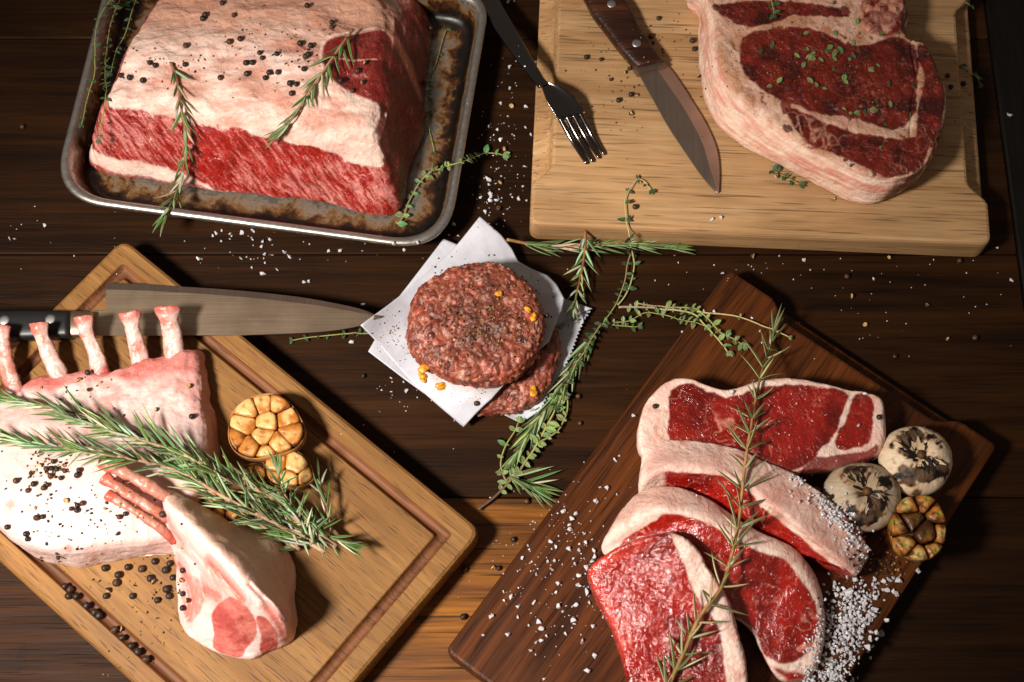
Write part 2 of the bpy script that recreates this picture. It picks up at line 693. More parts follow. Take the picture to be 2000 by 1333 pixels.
# --- boards with finger grips on the short sides
def grip_board(name, label, c0, c1, c2, Z, mat, notch_depth, gy0, gy1, round_r):
    """c0->c1 is the long side, c1->c2 the short one (seen at the top face)."""
    a, b, c = [P(*p, Z)[:2] for p in (c0, c1, c2)]
    u = (b - a) / np.linalg.norm(b - a)
    Lx = np.linalg.norm(b - a)
    vp = np.array([-u[1], u[0]])
    h = float((c - b) @ vp)
    sgn = 1 if h > 0 else -1
    W = abs(h)
    if sgn < 0:
        a = a + vp * h
    ang = math.atan2(u[1], u[0])
    fr = lambda y: (W - y) if sgn < 0 else y     # y measured from the traced long side

    base = densify(round_poly([(0, 0), (Lx, 0), (Lx, W), (0, W)], round_r, 6), 0.004)

    def level(ins, k, z):
        q = offset2(base, ins) if ins else base.copy()
        y = np.array([fr(t) for t in q[:, 1]])
        g = sstep(gy0 - 0.010, gy0 + 0.012, y) * (1 - sstep(gy1 - 0.012, gy1 + 0.010, y)) * notch_depth * k
        mid = Lx / 2
        near = np.abs(q[:, 0] - mid) > mid - 0.012
        q[:, 0] += np.where(near, np.where(q[:, 0] < mid, g, -g), 0)
        return np.c_[q, np.full(len(q), z)]
    lv = [level(0.002, 0, 0.0), level(0, 0, 0.003), level(0, 0, Z * .40), level(0.0, 0.10, Z * .44), level(0, .70, Z * .50), level(0, .88, Z * .60), level(0, .97, Z * .80), level(0.0004, 1.0, Z - .0028), level(0.0014, 1.0, Z - .0008), level(0.0034, 1.0, Z)]
    V, F = loft(lv)
    o = local_obj(name, V, F, mat, (a[0], a[1], 0), ang)
    tag(o, label, "cutting board")
    return o


ZG = 0.030
grip_board("grip_board", "pale beech cutting board with finger grips under the ribeye steak", (1034, 440), (1938, 478), (1912, -230), ZG, MAT_BEECH, 0.016, 0.046, 0.235, 0.009)
ZW = 0.026
grip_board("walnut_board", "dark walnut cutting board under the four sliced strip steaks", (868, 1272), (1424, 524), (1946, 878), ZW, MAT_WALNUT, 0.012, 0.052, 0.215, 0.007)

# ================================================================== BAKING TRAY
m, nt, b = mat_new("stained_aluminium")
b.inputs["Metallic"].default_value = 0.85
at = N(nt, "ShaderNodeAttribute", attribute_name="wet")
g = N(nt, "ShaderNodeNewGeometry")
n1 = noise(nt, g.outputs["Position"], 45, 6, 0.68, 0.8)
n2 = noise(nt, g.outputs["Position"], 220, 5, 0.7, 0.3)
n3 = noise(nt, tex(nt, (12, 600, 600)), 1.0, 3, 0.6)
su = N(nt, "ShaderNodeMath", operation='ADD'); L(nt, n1, su.inputs[0]); L(nt, at.outputs["Fac"], su.inputs[1])
su2 = N(nt, "ShaderNodeMath", operation='MULTIPLY_ADD'); L(nt, n2, su2.inputs[0]); su2.inputs[1].default_value = 0.45; L(nt, su.outputs[0], su2.inputs[2])
cr = ramp(nt, mrange(nt, su2.outputs[0], 0.4, 1.6, 0, 1), [(0.24, lin(176, 170, 164)), (0.42, lin(150, 138, 124)), (0.52, lin(116, 82, 46)), (0.60, lin(62, 34, 15)), (0.70, lin(16, 10, 6))])
L(nt, mixc(nt, 1.0, cr.outputs[0], mrange(nt, n3, .3, .7, .9, 1.1), 'MULTIPLY'), b.inputs["Base Color"])
mt = ramp(nt, mrange(nt, su2.outputs[0], 0.4, 1.6, 0, 1), [(0.36, (0.9, 0.9, 0.9)), (0.55, (0.05, 0.05, 0.05))])
L(nt, mt.outputs[0], b.inputs["Metallic"])
L(nt, mrange(nt, n2, .3, .7, .28, .46), b.inputs["Roughness"])
L(nt, bump(nt, su2.outputs[0], 0.25, 0.001), b.inputs["Normal"])
MAT_TRAY = m

ZR = 0.032
rim = PL([(206, -14), (121, 283), (140, 380), (196, 389), (792, 469), (872, 462), (898, 352), (943, 70), (935, 12), (868, -8)], ZR)
corners = PL([(217, -30), (112, 378), (862, 478), (946, -8)], ZR)[:, :2]
back = corners[0] + (corners[0] - corners[1]) * 0.16, corners[3] + (corners[3] - corners[2]) * 0.0
poly = [corners[1], corners[2], corners[3], back[0]]
RAD = [0.046, 0.046, 0.032, 0.04]


def inset_poly(p, d):
    p = [np.asarray(q, float) for q in p]
    n = len(p); out = []
    cen = sum(p) / n
    for i in range(n):
        a, b, c = p[i - 1], p[i], p[(i + 1) % n]
        e1 = (b - a) / np.linalg.norm(b - a); e2 = (c - b) / np.linalg.norm(c - b)
        n1 = np.array([-e1[1], e1[0]]); n2 = np.array([-e2[1], e2[0]])
        if n1 @ (cen - b) < 0: n1 = -n1
        if n2 @ (cen - b) < 0: n2 = -n2
        M2 = np.stack([n1, n2])
        out.append(b + np.linalg.solve(M2, np.array([d, d])))
    return out


def tray_ring(d):
    return round_poly(inset_poly(poly, d), [max(r - 0.45 * d, 0.012) for r in RAD], 12)


con = tray_ring(0)
prof = [(0.010, 0.0005), (0.006, 0.001), (0.0035, 0.006), (0.001, 0.022), (-.0005, ZR - .005), (-.0042, ZR - .005), (-.0056, ZR - .003), (-.0056, ZR - .0012), (-.004, ZR), (-.001, ZR + .0004), (.001, ZR - .001),
        (.0024, ZR - .004), (.0045, .020), (.007, .008), (.009, .0045), (.0125, .0028), (.018, .0024), (.03, .0024), (.045, .0024), (.06, .0024)]
burn = [.3] * 5 + [.05, .05, 0.0, -.04, -.04, 0.0, .18, .30, .50, .60, .56, .40, .22, .05, -.1]
cs = [np.c_[tray_ring(d), np.full(len(con), z)] for d, z in prof]
V, F = loft(cs)
wet = np.repeat(np.array(burn), len(con))
tray = tag(link("baking_tray", new_mesh("baking_tray", V, F, MAT_TRAY, True, None, wet)), "stained aluminium baking tray with rolled rim holding the large beef roast", "tray")

# ================================================================== MEAT
LEAN = lin(160, 25, 15)
LEAN_D = lin(98, 11, 5)
LEAN_P = lin(182, 50, 32)
FAT = lin(234, 206, 192)
FAT_P = lin(216, 152, 138)
FAT_Y = lin(222, 186, 152)

M_LEAN = meat_mat("wet_lean_meat", 0.06, 0.17, 0.5, 0.7, 420, 0.0010, 0.5, 0.28, (lin(108, 11, 6), .5, lin(196, 84, 62)), 90, 0.7)
M_FAT = meat_mat("beef_fat", 0.15, 0.30, 0.55, 0.8, 300, 0.0011, 0.45, 0.10, (lin(208, 146, 124), .36, lin(240, 218, 204)), 80)
M_ROASTLEAN = meat_mat("fibrous_lean_meat", 0.06, 0.17, 0.45, 0.7, 460, 0.0011, 0.5, 0.28, (lin(120, 16, 12), .35, lin(214, 124, 112)), 120, 0.6)
M_AGED = meat_mat("aged_lean_meat", 0.05, 0.26, 0.5, 0.75, 380, 0.0012, 0.45, 0.35, (lin(44, 10, 7), .6, lin(150, 62, 44)), 95)
M_BONE = meat_mat("scraped_bone", 0.12, 0.3, 0.5, 0.4, 260, 0.001, 0.5, 0.14, (lin(190, 96, 84), .5, lin(226, 200, 190)), 150)
M_MINCE = meat_mat("minced_beef", 0.08, 0.24, 0.5, 0.6, 560, 0.0011, 0.5, 0.3, (lin(88, 40, 28), .5, lin(184, 116, 94)), 170)


def face_mask(vm, f):
    return vm[f].mean(1) > 0.5


def veins(p, seed, freq=55, width=0.05, warp=0.6):
    q = p * freq
    wv = np.stack([fbm(q * .7, 3, seed + 1), fbm(q * .7 + 31, 3, seed + 2), fbm(q * .7 + 57, 3, seed + 3)], -1)
    n = fbm(q + wv * warp, 3, seed)
    gate = sstep(-.15, .35, fbm(q * .45 + 9, 2, seed + 5))
    return (1 - sstep(0, width, np.abs(n))) * gate


# --- the beef roast
ZT, Z0 = 0.078, 0.0045
top = PL([(217, 196), (330, 212), (450, 227), (560, 238), (660, 248), (716, 256), (733, 236), (736, 196), (742, 130), (744, 66), (738, 10), (690, -60), (500, -96), (340, -90), (298, -14), (262, 76), (226, 160)], ZT)
bas = PL([(193, 322), (325, 362), (450, 382), (560, 396), (660, 408), (752, 417), (786, 396), (808, 330), (832, 236), (834, 130), (836, 30), (770, -60), (560, -110), (380, -96), (318, 20), (276, 120), (225, 260)], Z0)
k = 8
T, Bc = catmull(top[:, :2], k), catmull(bas[:, :2], k)


def lv(t, z, ins=0.0):
    c = Bc + (T - Bc) * t
    c = offset2(c, ins)
    return np.c_[c, np.full(len(c), z)]


cs = [lv(0.0, Z0, .006), lv(0.0, Z0 + .004, 0), lv(.10, .016, -.001), lv(.36, .034, -.003), lv(.66, .054, -.004), lv(.88, .068, -.004), lv(.97, .0755, -.001), lv(1.0, ZT + .0005, .005)]
V, F = loft(cs)
v, f = remesh(V, F, 0.00095, 3)
n = vnormals(v, f)
# broad undulation of the fat cap, drop towards the far right corner
dome = sstep(.0, .05, sdist(T, v)) * .004
v[:, 2] += np.where(v[:, 2] > .06, dome, 0)
tt = v[:, 2].copy()
back_y = P(450, 150, ZT)[1]
v[:, 2] -= .022 * sstep(back_y, back_y + .13, v[:, 1]) * sstep(.02, ZT, v[:, 2])
und = fbm(v * 26, 4, 3)
v += n * (und * .0038 + fbm(v * 11 + 3, 2, 13) * .0065)[:, None]
crk = 1 - sstep(0, .10, np.abs(fbm(v * np.array([30, 46, 40]) + 5, 3, 8)))
upf = sstep(.35, .75, n[:, 2])
v += n * (fbm(v * np.array([40, 90, 60]), 4, 9) * upf * .0022 - np.abs(fbm(v * np.array([22, 38, 30]) + 7, 3, 14)) * upf * .0030)[:, None]
fib = fbm(np.stack([v[:, 0] * 240 + v[:, 2] * 120, v[:, 1] * 60, v[:, 2] * 60], -1), 3, 21)
v += n * (fib * (1 - upf) * .0011)[:, None]
n = vnormals(v, f)
s_ = (v[:, 0] - P(217, 200, ZT)[0]) / (P(725, 250, ZT)[0] - P(217, 200, ZT)[0])       # 0..1 along the front
nz = fbm(v * 70, 4, 5)
nz2 = fbm(v * 160, 3, 6)
# front face: fat above 'cap', lean below, lower fat seam
cap = .0020 * fbm(v * 210, 3, 7) + .0735 - .0045 * sstep(.05, .3, s_) - .005 * sstep(.45, .7, s_) - .013 * sstep(.72, .95, s_) + .0035 * nz + .0015 * nz2
low = .0024 * fbm(v * 180, 3, 12) + .0255 - .019 * sstep(.12, .48, s_) - .02 * sstep(.55, .9, s_) + .004 * nz
lean = sstep(-.0012, .0012, cap - tt) * sstep(-.0018, .0018, tt - low)
bot = sstep(-.0015, .0015, (.0125 - .006 * sstep(.2, .6, s_)) + .003 * nz - tt)
lean = np.maximum(lean, bot * .9)
right = sstep(.55, .8, n[:, 0]) * sstep(.02, .05, v[:, 0] - P(640, 230, ZT)[0])
lean = np.maximum(lean, right * sstep(-.002, .002, .0755 - tt + .003 * nz))
open_top = PL([(640, 80), (690, 62), (760, 58), (760, 200), (722, 197), (690, 188), (660, 170), (640, 150), (632, 112)], ZT)
ot = sstep(-.0012, .0012, sdist(catmull(open_top[:, :2], 5), v) + .0016 * nz) * sstep(.06, .068, tt)
memb = PL([(600, 20), (650, 30), (700, 8), (790, 20), (830, 60), (825, 130), (800, 110), (770, 70), (700, 62), (640, 70)], ZT)
mb = sstep(-.004, .006, sdist(catmull(memb[:, :2], 5), v) + .006 * nz)
lean = np.maximum(lean, ot)
streak = fbm(np.stack([v[:, 0] * 430 + tt * 300 + 1.5 * fbm(v * 60, 3, 33), v[:, 1] * 40, tt * 60 - v[:, 0] * 70], -1), 5, 31, .72)
cl = mix(LEAN[None] * np.ones((len(v), 1)), np.broadcast_to(lin(216, 142, 134), (len(v), 3)), sstep(-.10, .38, streak + .35 * fbm(v * 34, 3, 35)) * .82)
cl = mix(cl, np.broadcast_to(LEAN_D, cl.shape), sstep(.05, .35, -streak) * .7)
cl = mix(cl, np.broadcast_to(lin(112, 24, 19), cl.shape), np.clip(right + ot, 0, 1) * .85)
cl = mix(cl, np.broadcast_to(lin(176, 96, 80), cl.shape), veins(v, 40, 50, .05) * np.clip(right, 0, 1) * .6)
cf = mix(np.broadcast_to(FAT, cl.shape), np.broadcast_to(FAT_P, cl.shape), sstep(-.25, .55, nz) * .55)
blush = fbm(v * np.array([18, 34, 20]) + 3, 4, 51)
cf = mix(cf, np.broadcast_to(lin(184, 114, 90), cl.shape), sstep(-.05, .45, blush) * upf * .75)
cf = mix(cf, np.broadcast_to(lin(172, 92, 72), cl.shape), sstep(.2,.6,fbm(v * np.array([34, 95, 60]) + 2, 4, 9)) * upf * .45)
cf = mix(cf, np.broadcast_to(lin(150, 74, 52), cl.shape), mb * (0.45 + .4 * sstep(-.2, .4, nz2)))
yy = sstep(P(400, 110, ZT)[1], P(400, 10, ZT)[1], v[:, 1])
cf = mix(cf, np.broadcast_to(lin(196, 140, 112), cl.shape), yy * upf * .8)  # fat darkened towards the back, shade painted into the colour
flapl = PL([(752, 62), (778, 72), (802, 96), (820, 140), (816, 150), (790, 118), (768, 88)], .06)
fl = sstep(-.002, .003, sdist(flapl[:, :2], v)) * sstep(.2, .5, n[:, 0])
col = mix(cf, cl, lean)
col = mix(col, np.broadcast_to(lin(222, 140, 112), cl.shape), fl)
rib = sdist(catmull(open_top[:, :2], 5), v)
col = mix(col, np.broadcast_to(FAT, cl.shape), (1 - sstep(0, .0016, np.abs(rib + .0022))) * (1 - lean) * .8)
seam = dist_line(PL([(655, 118), (690, 122), (736, 113)], ZT), v)
col = mix(col, np.broadcast_to(lin(226, 160, 140), cl.shape), (1 - sstep(.0004, .0012, seam)) * ot)
wetv = np.clip(.5 * lean + .35 + .25 * nz, 0, 1)
rst = thing("beef_roast", "large raw beef roast with thick fat cap lying in the baking tray", "meat", tuple(bas.mean(0)))
fm = face_mask(lean, f)
split_emit(rst, v, f, col, wetv, {"lean_meat": fm, "fat_cap": ~fm}, {"lean_meat": M_ROASTLEAN, "fat_cap": M_FAT})


# --- slabs given by two matching contours
def slab_mesh(front, back, rnd=0.004, vox=0.0009, k=7, bulge=0.0, smooth=2):
    Fc, Bk = catmull(PL(front), k), catmull(PL(back), k)

    def shr(c, d):
        cen = c.mean(0)
        w = c - cen
        r = np.linalg.norm(w, axis=1)[:, None]
        return cen + w * np.maximum(1 - d / r, .1)
    mids = []
    for t in (.15, .35, .5, .65, .85):
        m_ = Fc + (Bk - Fc) * t
        mids.append(shr(m_, -bulge * math.sin(math.pi * t)))
    e = (Bk - Fc) / (np.linalg.norm(Bk - Fc, axis=1)[:, None] + 1e-9)
    cs = [shr(Fc, rnd * .9), shr(Fc, rnd * .15) + e * rnd * .35] + mids + [shr(Bk, rnd * .15) - e * rnd * .35, shr(Bk, rnd * .9)]
    V, F = loft(cs)
    return remesh(V, F, vox, smooth)


def lean_region(v, poly_px, z, nzs, soft=.0009, rag=.0018, hi=.0016):
    pl = catmull(PL(poly_px, z)[:, :2], 5)
    return sstep(-soft, soft, sdist(pl, v) + rag * nzs + hi * fbm(v * 190, 3, 777)), pl


def beef_colors(v, lean, nz, seed, bright=1.0, vein_freq=55, vein_w=.06, vein_amt=.8):
    sh = (len(v), 3)
    a = fbm(v * 48, 3, seed)
    cl = mix(np.broadcast_to(LEAN * bright, sh), np.broadcast_to(LEAN_D * bright, sh), sstep(-.15, .5, a) * .8)
    cl = mix(cl, np.broadcast_to(LEAN_P * bright, sh), sstep(.2, .6, fbm(v * 110, 3, seed + 2)) * .35)
    cl = mix(cl, np.broadcast_to(lin(220, 142, 124), sh), np.clip(veins(v, seed + 4, vein_freq, vein_w) * vein_amt * 1.2, 0, 1))
    cl = mix(cl, np.broadcast_to(lin(206, 110, 98), sh), veins(v, seed + 14, vein_freq * 2.4, vein_w * 1.3) * vein_amt * .75)
    cf = mix(np.broadcast_to(FAT, sh), np.broadcast_to(FAT_P, sh), sstep(-.2, .6, nz) * .6)
    cf = mix(cf, np.broadcast_to(lin(200, 122, 98), sh), sstep(.05, .5, fbm(v * np.array([60, 60, 130]), 4, seed + 6)) * .6)
    return mix(cf, cl, lean)


def emit_beef(name, label, v, f, col, lean, wetv, group, ml=None):
    r = thing(name, label, "meat", (float(v[:, 0].mean()), float(v[:, 1].mean()), float(v[:, 2].min())), group)
    fm = face_mask(lean, f)
    split_emit(r, v, f, col, wetv, {"lean_meat": fm, "fat": ~fm}, {"lean_meat": ml or M_LEAN, "fat": M_FAT})
    return r


# --- ribeye on the grip board
RZ0, RZ1 = ZG + .0005, ZG + .040
rtop = [(1336, -24), (1376, -10), (1388, 22), (1398, 60), (1404, 110), (1418, 150), (1450, 192), (1500, 232), (1560, 276), (1636, 318), (1706, 346), (1752, 352), (1800, 328), (1826, 284), (1842, 226), (1844, 176), (1830, 130), (1806, 88), (1770, 72), (1758, 40), (1766, 6), (1740, -26), (1600, -36), (1460, -40)]
rbas = [(1352, 16), (1362, 36), (1364, 60), (1362, 96), (1368, 150), (1378, 206), (1400, 250), (1450, 288), (1516, 324), (1600, 368), (1660, 396), (1706, 402), (1756, 374), (1792, 336), (1818, 290), (1830, 240), (1828, 190), (1806, 140), (1776, 110), (1766, 70), (1770, 40), (1750, 10), (1610, 0), (1470, 0)]
v, f = slab_mesh([(*p, RZ1) for p in rtop], [(*p, RZ0) for p in rbas], .003, .0009, 7, .003)
n = vnormals(v, f)
v += n * (fbm(v * 45, 4, 61) * .0022)[:, None]
nz = fbm(v * 75, 4, 62)
upf = sstep(.45, .8, n[:, 2])
eye, eyep = lean_region(v, [(1456, 70), (1500, 56), (1550, 52), (1600, 62), (1650, 82), (1690, 88), (1740, 72), (1782, 86), (1796, 120), (1790, 170), (1786, 228), (1740, 254), (1680, 234), (1600, 222), (1546, 204), (1486, 172), (1454, 142), (1446, 104)], RZ1, nz)
spin, _ = lean_region(v, [(1530, 212), (1570, 222), (1620, 242), (1690, 262), (1770, 270), (1812, 268), (1806, 316), (1780, 336), (1734, 346), (1680, 326), (1620, 296), (1574, 278)], RZ1, nz)
band, _ = lean_region(v, [(1796, 84), (1824, 104), (1846, 160), (1848, 230), (1826, 284), (1796, 276), (1790, 230), (1800, 190), (1806, 150), (1792, 110)], RZ1, nz)
strip, _ = lean_region(v, [(1392, 14), (1420, 6), (1520, 2), (1640, 18), (1650, 34), (1560, 30), (1500, 46), (1460, 54), (1430, 40)], RZ1, nz)
knob, _ = lean_region(v, [(1690, 20), (1720, 2), (1760, 6), (1762, 40), (1744, 66), (1700, 56)], RZ1, nz)
lean = np.maximum.reduce([eye, spin, band, strip, knob * sstep(-.1, .2, nz)]) * upf
isl = sstep(.30, .38, fbm(v * 105, 3, 662)) * upf * .85
lean = np.maximum(lean, isl * sstep(P(1440, 100, RZ1)[0], P(1500, 100, RZ1)[0], v[:, 0]))
sh = (len(v), 3)
side_r = (1 - upf) * sstep(.0, .5, n[:, 0])
lean = np.maximum(lean, side_r * sstep(-.3, .1, nz))
D1, D2 = lin(112, 30, 19), lin(58, 15, 10)
a = fbm(v * 60, 4, 64)
cl = mix(np.broadcast_to(D1, sh), np.broadcast_to(D2, sh), sstep(-.25, .4, a))
cl = mix(cl, np.broadcast_to(lin(140, 40, 28), sh), sstep(.15, .5, fbm(v * 120, 3, 65)) * .55)
cl = mix(cl, np.broadcast_to(lin(170, 96, 78), sh), veins(v, 66, 60, .05) * .6)
cl = mix(cl, np.broadcast_to(lin(176, 104, 84), sh), veins(v, 63, 150, .07) * .45)
cl = mix(cl, np.broadcast_to(lin(206, 148, 124), sh), veins(v, 67, 44, .07, 1.2) * np.maximum(spin, band) * .7)
cf = mix(np.broadcast_to(lin(236, 204, 184), sh), np.broadcast_to(lin(224, 166, 146), sh), sstep(-.2, .5, nz) * .6)
cf = mix(cf, np.broadcast_to(lin(182, 130, 98), sh), upf * (.45 + .55 * sstep(-.3, .4, fbm(v * 90, 4, 660))))
v += n * (upf * fbm(v * 120, 4, 661) * .0014)[:, None]
long_ = fbm(np.stack([(v[:, 0] + v[:, 1]) * 20, (v[:, 0] - v[:, 1]) * 20, v[:, 2] * 260], -1), 4, 70)
v += n * ((1 - upf) * long_ * .0010)[:, None]
cf = mix(cf, np.broadcast_to(lin(208, 120, 100), sh), sstep(.05, .4, long_) * (1 - upf) * .6)
cf = mix(cf, np.broadcast_to(lin(204, 108, 88), sh), sstep(.2, .55, fbm(v * np.array([40, 40, 120]), 3, 68)) * .5)
# the long silver seam between the eye and the lower cap
ms = dist_line(PL([(1470, 150), (1530, 196), (1600, 222), (1690, 246), (1780, 262)], RZ1), v)
cf = mix(cf, np.broadcast_to(lin(176, 132, 112), sh), (1 - sstep(.002, .007, ms)) * upf * .6)
col = mix(cf, cl, lean)
v += n * ((1 - lean) * .0007 * upf)[:, None]
gro = dist_line(catmull(PL([(1780, 62), (1782, 110), (1790, 150), (1780, 210), (1778, 266)], RZ1)[:, :2], 4, False), v)
v[:, 2] -= (1 - sstep(0, .0016, gro)) * .0015 * upf
kb = sdist(catmull(PL([(1680, 10), (1720, -20), (1772, 0), (1770, 50), (1744, 74), (1690, 62)], RZ1)[:, :2], 4), v)
f1, f2, cid = worley(v * 130, 69)
v += n * (sstep(-.004, .004, kb) * (.5 - f1) * .004)[:, None]
col = mix(col, np.where((cid > .55)[:, None], lin(196, 128, 104), lin(120, 28, 20)), sstep(-.002, .003, kb) * .8)
emit_beef("ribeye_steak", "thick bone-in ribeye sprinkled with thyme on the pale beech board", v, f, col, lean, np.clip(.62 + .2 * nz, 0, 1), None, M_AGED)

# --- four strip steaks fanned out on the walnut board
SG = "strip steaks fanned out on the walnut board"
zb = ZW + .0005
# far one: lies flat
tp = [(1302, 746), (1336, 738), (1388, 754), (1432, 760), (1500, 742), (1562, 742), (1620, 752), (1660, 760), (1694, 764), (1722, 780), (1727, 830), (1716, 878), (1686, 898), (1610, 915), (1500, 925), (1380, 910), (1300, 905), (1252, 886), (1250, 826), (1264, 782)]
s1f = [(*p, .060 if p[0] < 1650 else .056) for p in tp]
s1b = [(p[0] + (1490 - p[0]) * .03, p[1] + 14 + (840 - p[1]) * .05, zb) for p in tp]
v, f = slab_mesh(s1f, s1b, .003, .0009, 7, .002)
n = vnormals(v, f)
v += n * (fbm(v * 40, 4, 71) * .0022)[:, None]
nz = fbm(v * 75, 4, 72); upf = sstep(.4, .75, n[:, 2])
la, _ = lean_region(v, [(1308, 778), (1334, 750), (1364, 756), (1392, 766), (1420, 776), (1462, 764), (1500, 754), (1560, 752), (1620, 758), (1660, 766), (1648, 800), (1630, 850), (1606, 874), (1570, 910), (1480, 940), (1380, 930), (1300, 920), (1306, 850)], .060, nz)
lb, _ = lean_region(v, [(1668, 770), (1694, 768), (1706, 790), (1704, 830), (1698, 862), (1664, 876), (1636, 876), (1634, 850), (1652, 820)], .058, nz)
lc, _ = lean_region(v, [(1580, 905), (1620, 892), (1690, 884), (1712, 870), (1708, 900), (1640, 925), (1560, 940)], .056, nz)
lean = np.maximum(np.maximum(la, lb) * upf, lc * .9)
col = beef_colors(v, lean, nz, 73, .72, 48, .05, .6)
emit_beef("strip_steak", "farthest strip steak lying flat behind the others on the walnut board", v, f, col, lean, np.clip(.8 * lean + .3, 0, 1), SG)

# second: stands on its lean edge, salted fat upwards
s2f = [(1248, 950, .056), (1266, 928, .066), (1300, 912, .072), (1345, 906, .074), (1420, 924, .075), (1470, 952, .075), (1530, 1000, .073), (1600, 1060, .068), (1650, 1104, .062), (1672, 1124, .052), (1652, 1134, .032), (1600, 1108, zb), (1540, 1072, zb), (1470, 1040, zb), (1400, 1020, zb), (1310, 1000, zb), (1252, 985, .032)]
s2b = [(1252, 886, .050), (1268, 868, .056), (1300, 860, .060), (1355, 859, .062), (1440, 872, .064), (1500, 902, .064), (1562, 930, .063), (1636, 986, .060), (1682, 1036, .056), (1700, 1072, .048), (1690, 1094, .034), (1648, 1062, zb), (1590, 1022, zb), (1520, 985, zb), (1440, 962, zb), (1340, 948, zb), (1270, 930, .032)]
v, f = slab_mesh(s2f, s2b, .003, .0009, 7, .001)
n = vnormals(v, f)
v += n * (fbm(v * 40, 4, 81) * .0022)[:, None]
n = vnormals(v, f)
nz = fbm(v * 75, 4, 82)
# lean on the two cut faces below the fat strip: height below the local upper edge
edge = rbf(np.r_[PL(s2f)[1:10], PL(s2b)[1:10] + [0, 0, .004]])
dep = edge(v) - v[:, 2]
leftp = v[:, 0] - P(1296, 930, .07)[0]
lean = sstep(-.001, .001, dep - .0040 - .0055 * sstep(P(1400, 930, .07)[0], P(1540, 1000, .07)[0], v[:, 0]) + .0022 * nz) * sstep(.0, .004, leftp + .002 * nz)
fatlow = sstep(.0, .002, .0)
tip = sstep(-.002, .002, v[:, 0] - P(1650, 1100, .06)[0])
lean = np.maximum(lean, tip * sstep(-.001, .001, dep - .003))
col = beef_colors(v, lean, nz, 83, 1.0, 70, .06, .7)
band_c = mix(np.broadcast_to(lin(200, 158, 146), col.shape), np.broadcast_to(lin(176, 120, 104), col.shape), sstep(-.2, .5, fbm(v * np.array([60, 60, 60]), 3, 84)))
topm = sstep(.45, .8, n[:, 2]) * (1 - lean) * sstep(.004, 0, dep)
col = mix(col, band_c, topm * .75)  # upper fat band toned down, painting in shade on its tilt
emit_beef("strip_steak", "strip steak standing on edge with coarse salt on its pale fat strip", v, f, col, lean, np.clip(.7 * lean + .25, 0, 1), SG)

# third: leans on the second, red face towards the viewer
s3f = [(1175, 1082, .040), (1196, 1040, .052), (1232, 1016, .062), (1268, 1002, .070), (1300, 996, .073), (1350, 1002, .074), (1398, 1022, .073), (1440, 1046, .071), (1490, 1072, .066), (1532, 1086, .062), (1566, 1120, .056), (1588, 1152, .051), (1602, 1186, .047), (1606, 1218, .045), (1602, 1248, .043), (1596, 1284, .041), (1584, 1310, .040), (1562, 1326, .039), (1530, 1328, .039), (1508, 1310, .040), (1488, 1276, .042), (1474, 1240, .044), (1444, 1210, .047), (1400, 1190, .048), (1330, 1160, .046), (1240, 1120, .042)]
s3b = []
for i, (x, y, z) in enumerate(s3f):
    if i <= 7:
        t_ = [(1196, 1060, .032), (1205, 1010, .042), (1232, 972, .050), (1256, 956, .056), (1292, 946, .060), (1336, 952, .061), (1386, 972, .060), (1448, 1018, .058)][i]
        s3b.append(t_)
    elif i <= 14:
        t_ = [(1498, 1042, .060), (1546, 1066, .054), (1580, 1102, .046), (1600, 1140, .040), (1610, 1180, .034), (1612, 1216, .030), (1607, 1250, zb)][i - 8]
        s3b.append(t_)
    else:
        s3b.append((x + 2, y + 4, zb))
v, f = slab_mesh(s3f, s3b, .003, .0009, 7, .001)
n = vnormals(v, f)
v += n * (fbm(v * 40, 4, 91) * .0020)[:, None]
nz = fbm(v * 75, 4, 92)
redp = [(1212, 1066), (1246, 1036), (1296, 1005), (1350, 1010), (1400, 1031), (1440, 1058), (1488, 1078), (1530, 1092), (1560, 1126), (1582, 1156), (1596, 1190), (1600, 1224), (1588, 1262), (1560, 1290), (1530, 1298), (1506, 1290), (1486, 1270), (1472, 1236), (1440, 1206), (1390, 1190), (1300, 1160), (1220, 1110)]
edge = rbf(PL(s3f))
pl = catmull(PL([(x, y, float(edge(P(x, y, .055)[None])[0])) for x, y in redp])[:, :2], 4)
dface = np.abs(edge(v) - v[:, 2])
lean = sstep(-.001, .001, sdist(pl, v) + .0018 * nz) * (1 - sstep(.006, .010, dface))
tipl = PL([(1500, 1300, .04), (1540, 1330, .04), (1575, 1322, .04), (1540, 1312, .04)])
lean = np.maximum(lean, sstep(-.002, .002, sdist(tipl[:, :2], v) + .002 * nz))
col = beef_colors(v, lean, nz, 93, 1.0, 62, .07, .8)
topm = (1 - lean) * sstep(.35, .7, n[:, 2]) * sstep(.0, .008, dface)
col = mix(col, np.broadcast_to(lin(198, 156, 142), col.shape), topm * .7)  # greyer top band, its shading mixed into the fat colour
emit_beef("strip_steak", "marbled strip steak between the salted one and the front one", v, f, col, lean, np.clip(.8 * lean + .3, 0, 1), SG)

# front one: wet red face up, fat along its right side
tp = [(1151, 1124, .062), (1172, 1092, .068), (1212, 1068, .075), (1256, 1050, .080), (1304, 1040, .083), (1336, 1050, .083), (1360, 1072, .081), (1382, 1106, .078), (1404, 1142, .075), (1422, 1184, .071), (1440, 1244, .066), (1455, 1300, .061), (1460, 1370, .056), (1440, 1430, .052), (1380, 1460, .050), (1300, 1458, .050), (1250, 1430, .051), (1232, 1360, .053), (1222, 1300, .055), (1212, 1262, .056), (1196, 1222, .057), (1176, 1186, .059)]
s4b = [(x + (1310 - x) * .02, y + 10, max(z - .030, zb)) for x, y, z in tp]
v, f = slab_mesh(tp, s4b, .003, .0009, 7, .0015)
n = vnormals(v, f)
v += n * (fbm(v * 34, 4, 101) * .0024)[:, None]
wr = fbm(v * np.array([230, 300, 230]), 3, 102)
v += n * (np.abs(wr) * .0011)[:, None]
n = vnormals(v, f)
nz = fbm(v * 75, 4, 103)
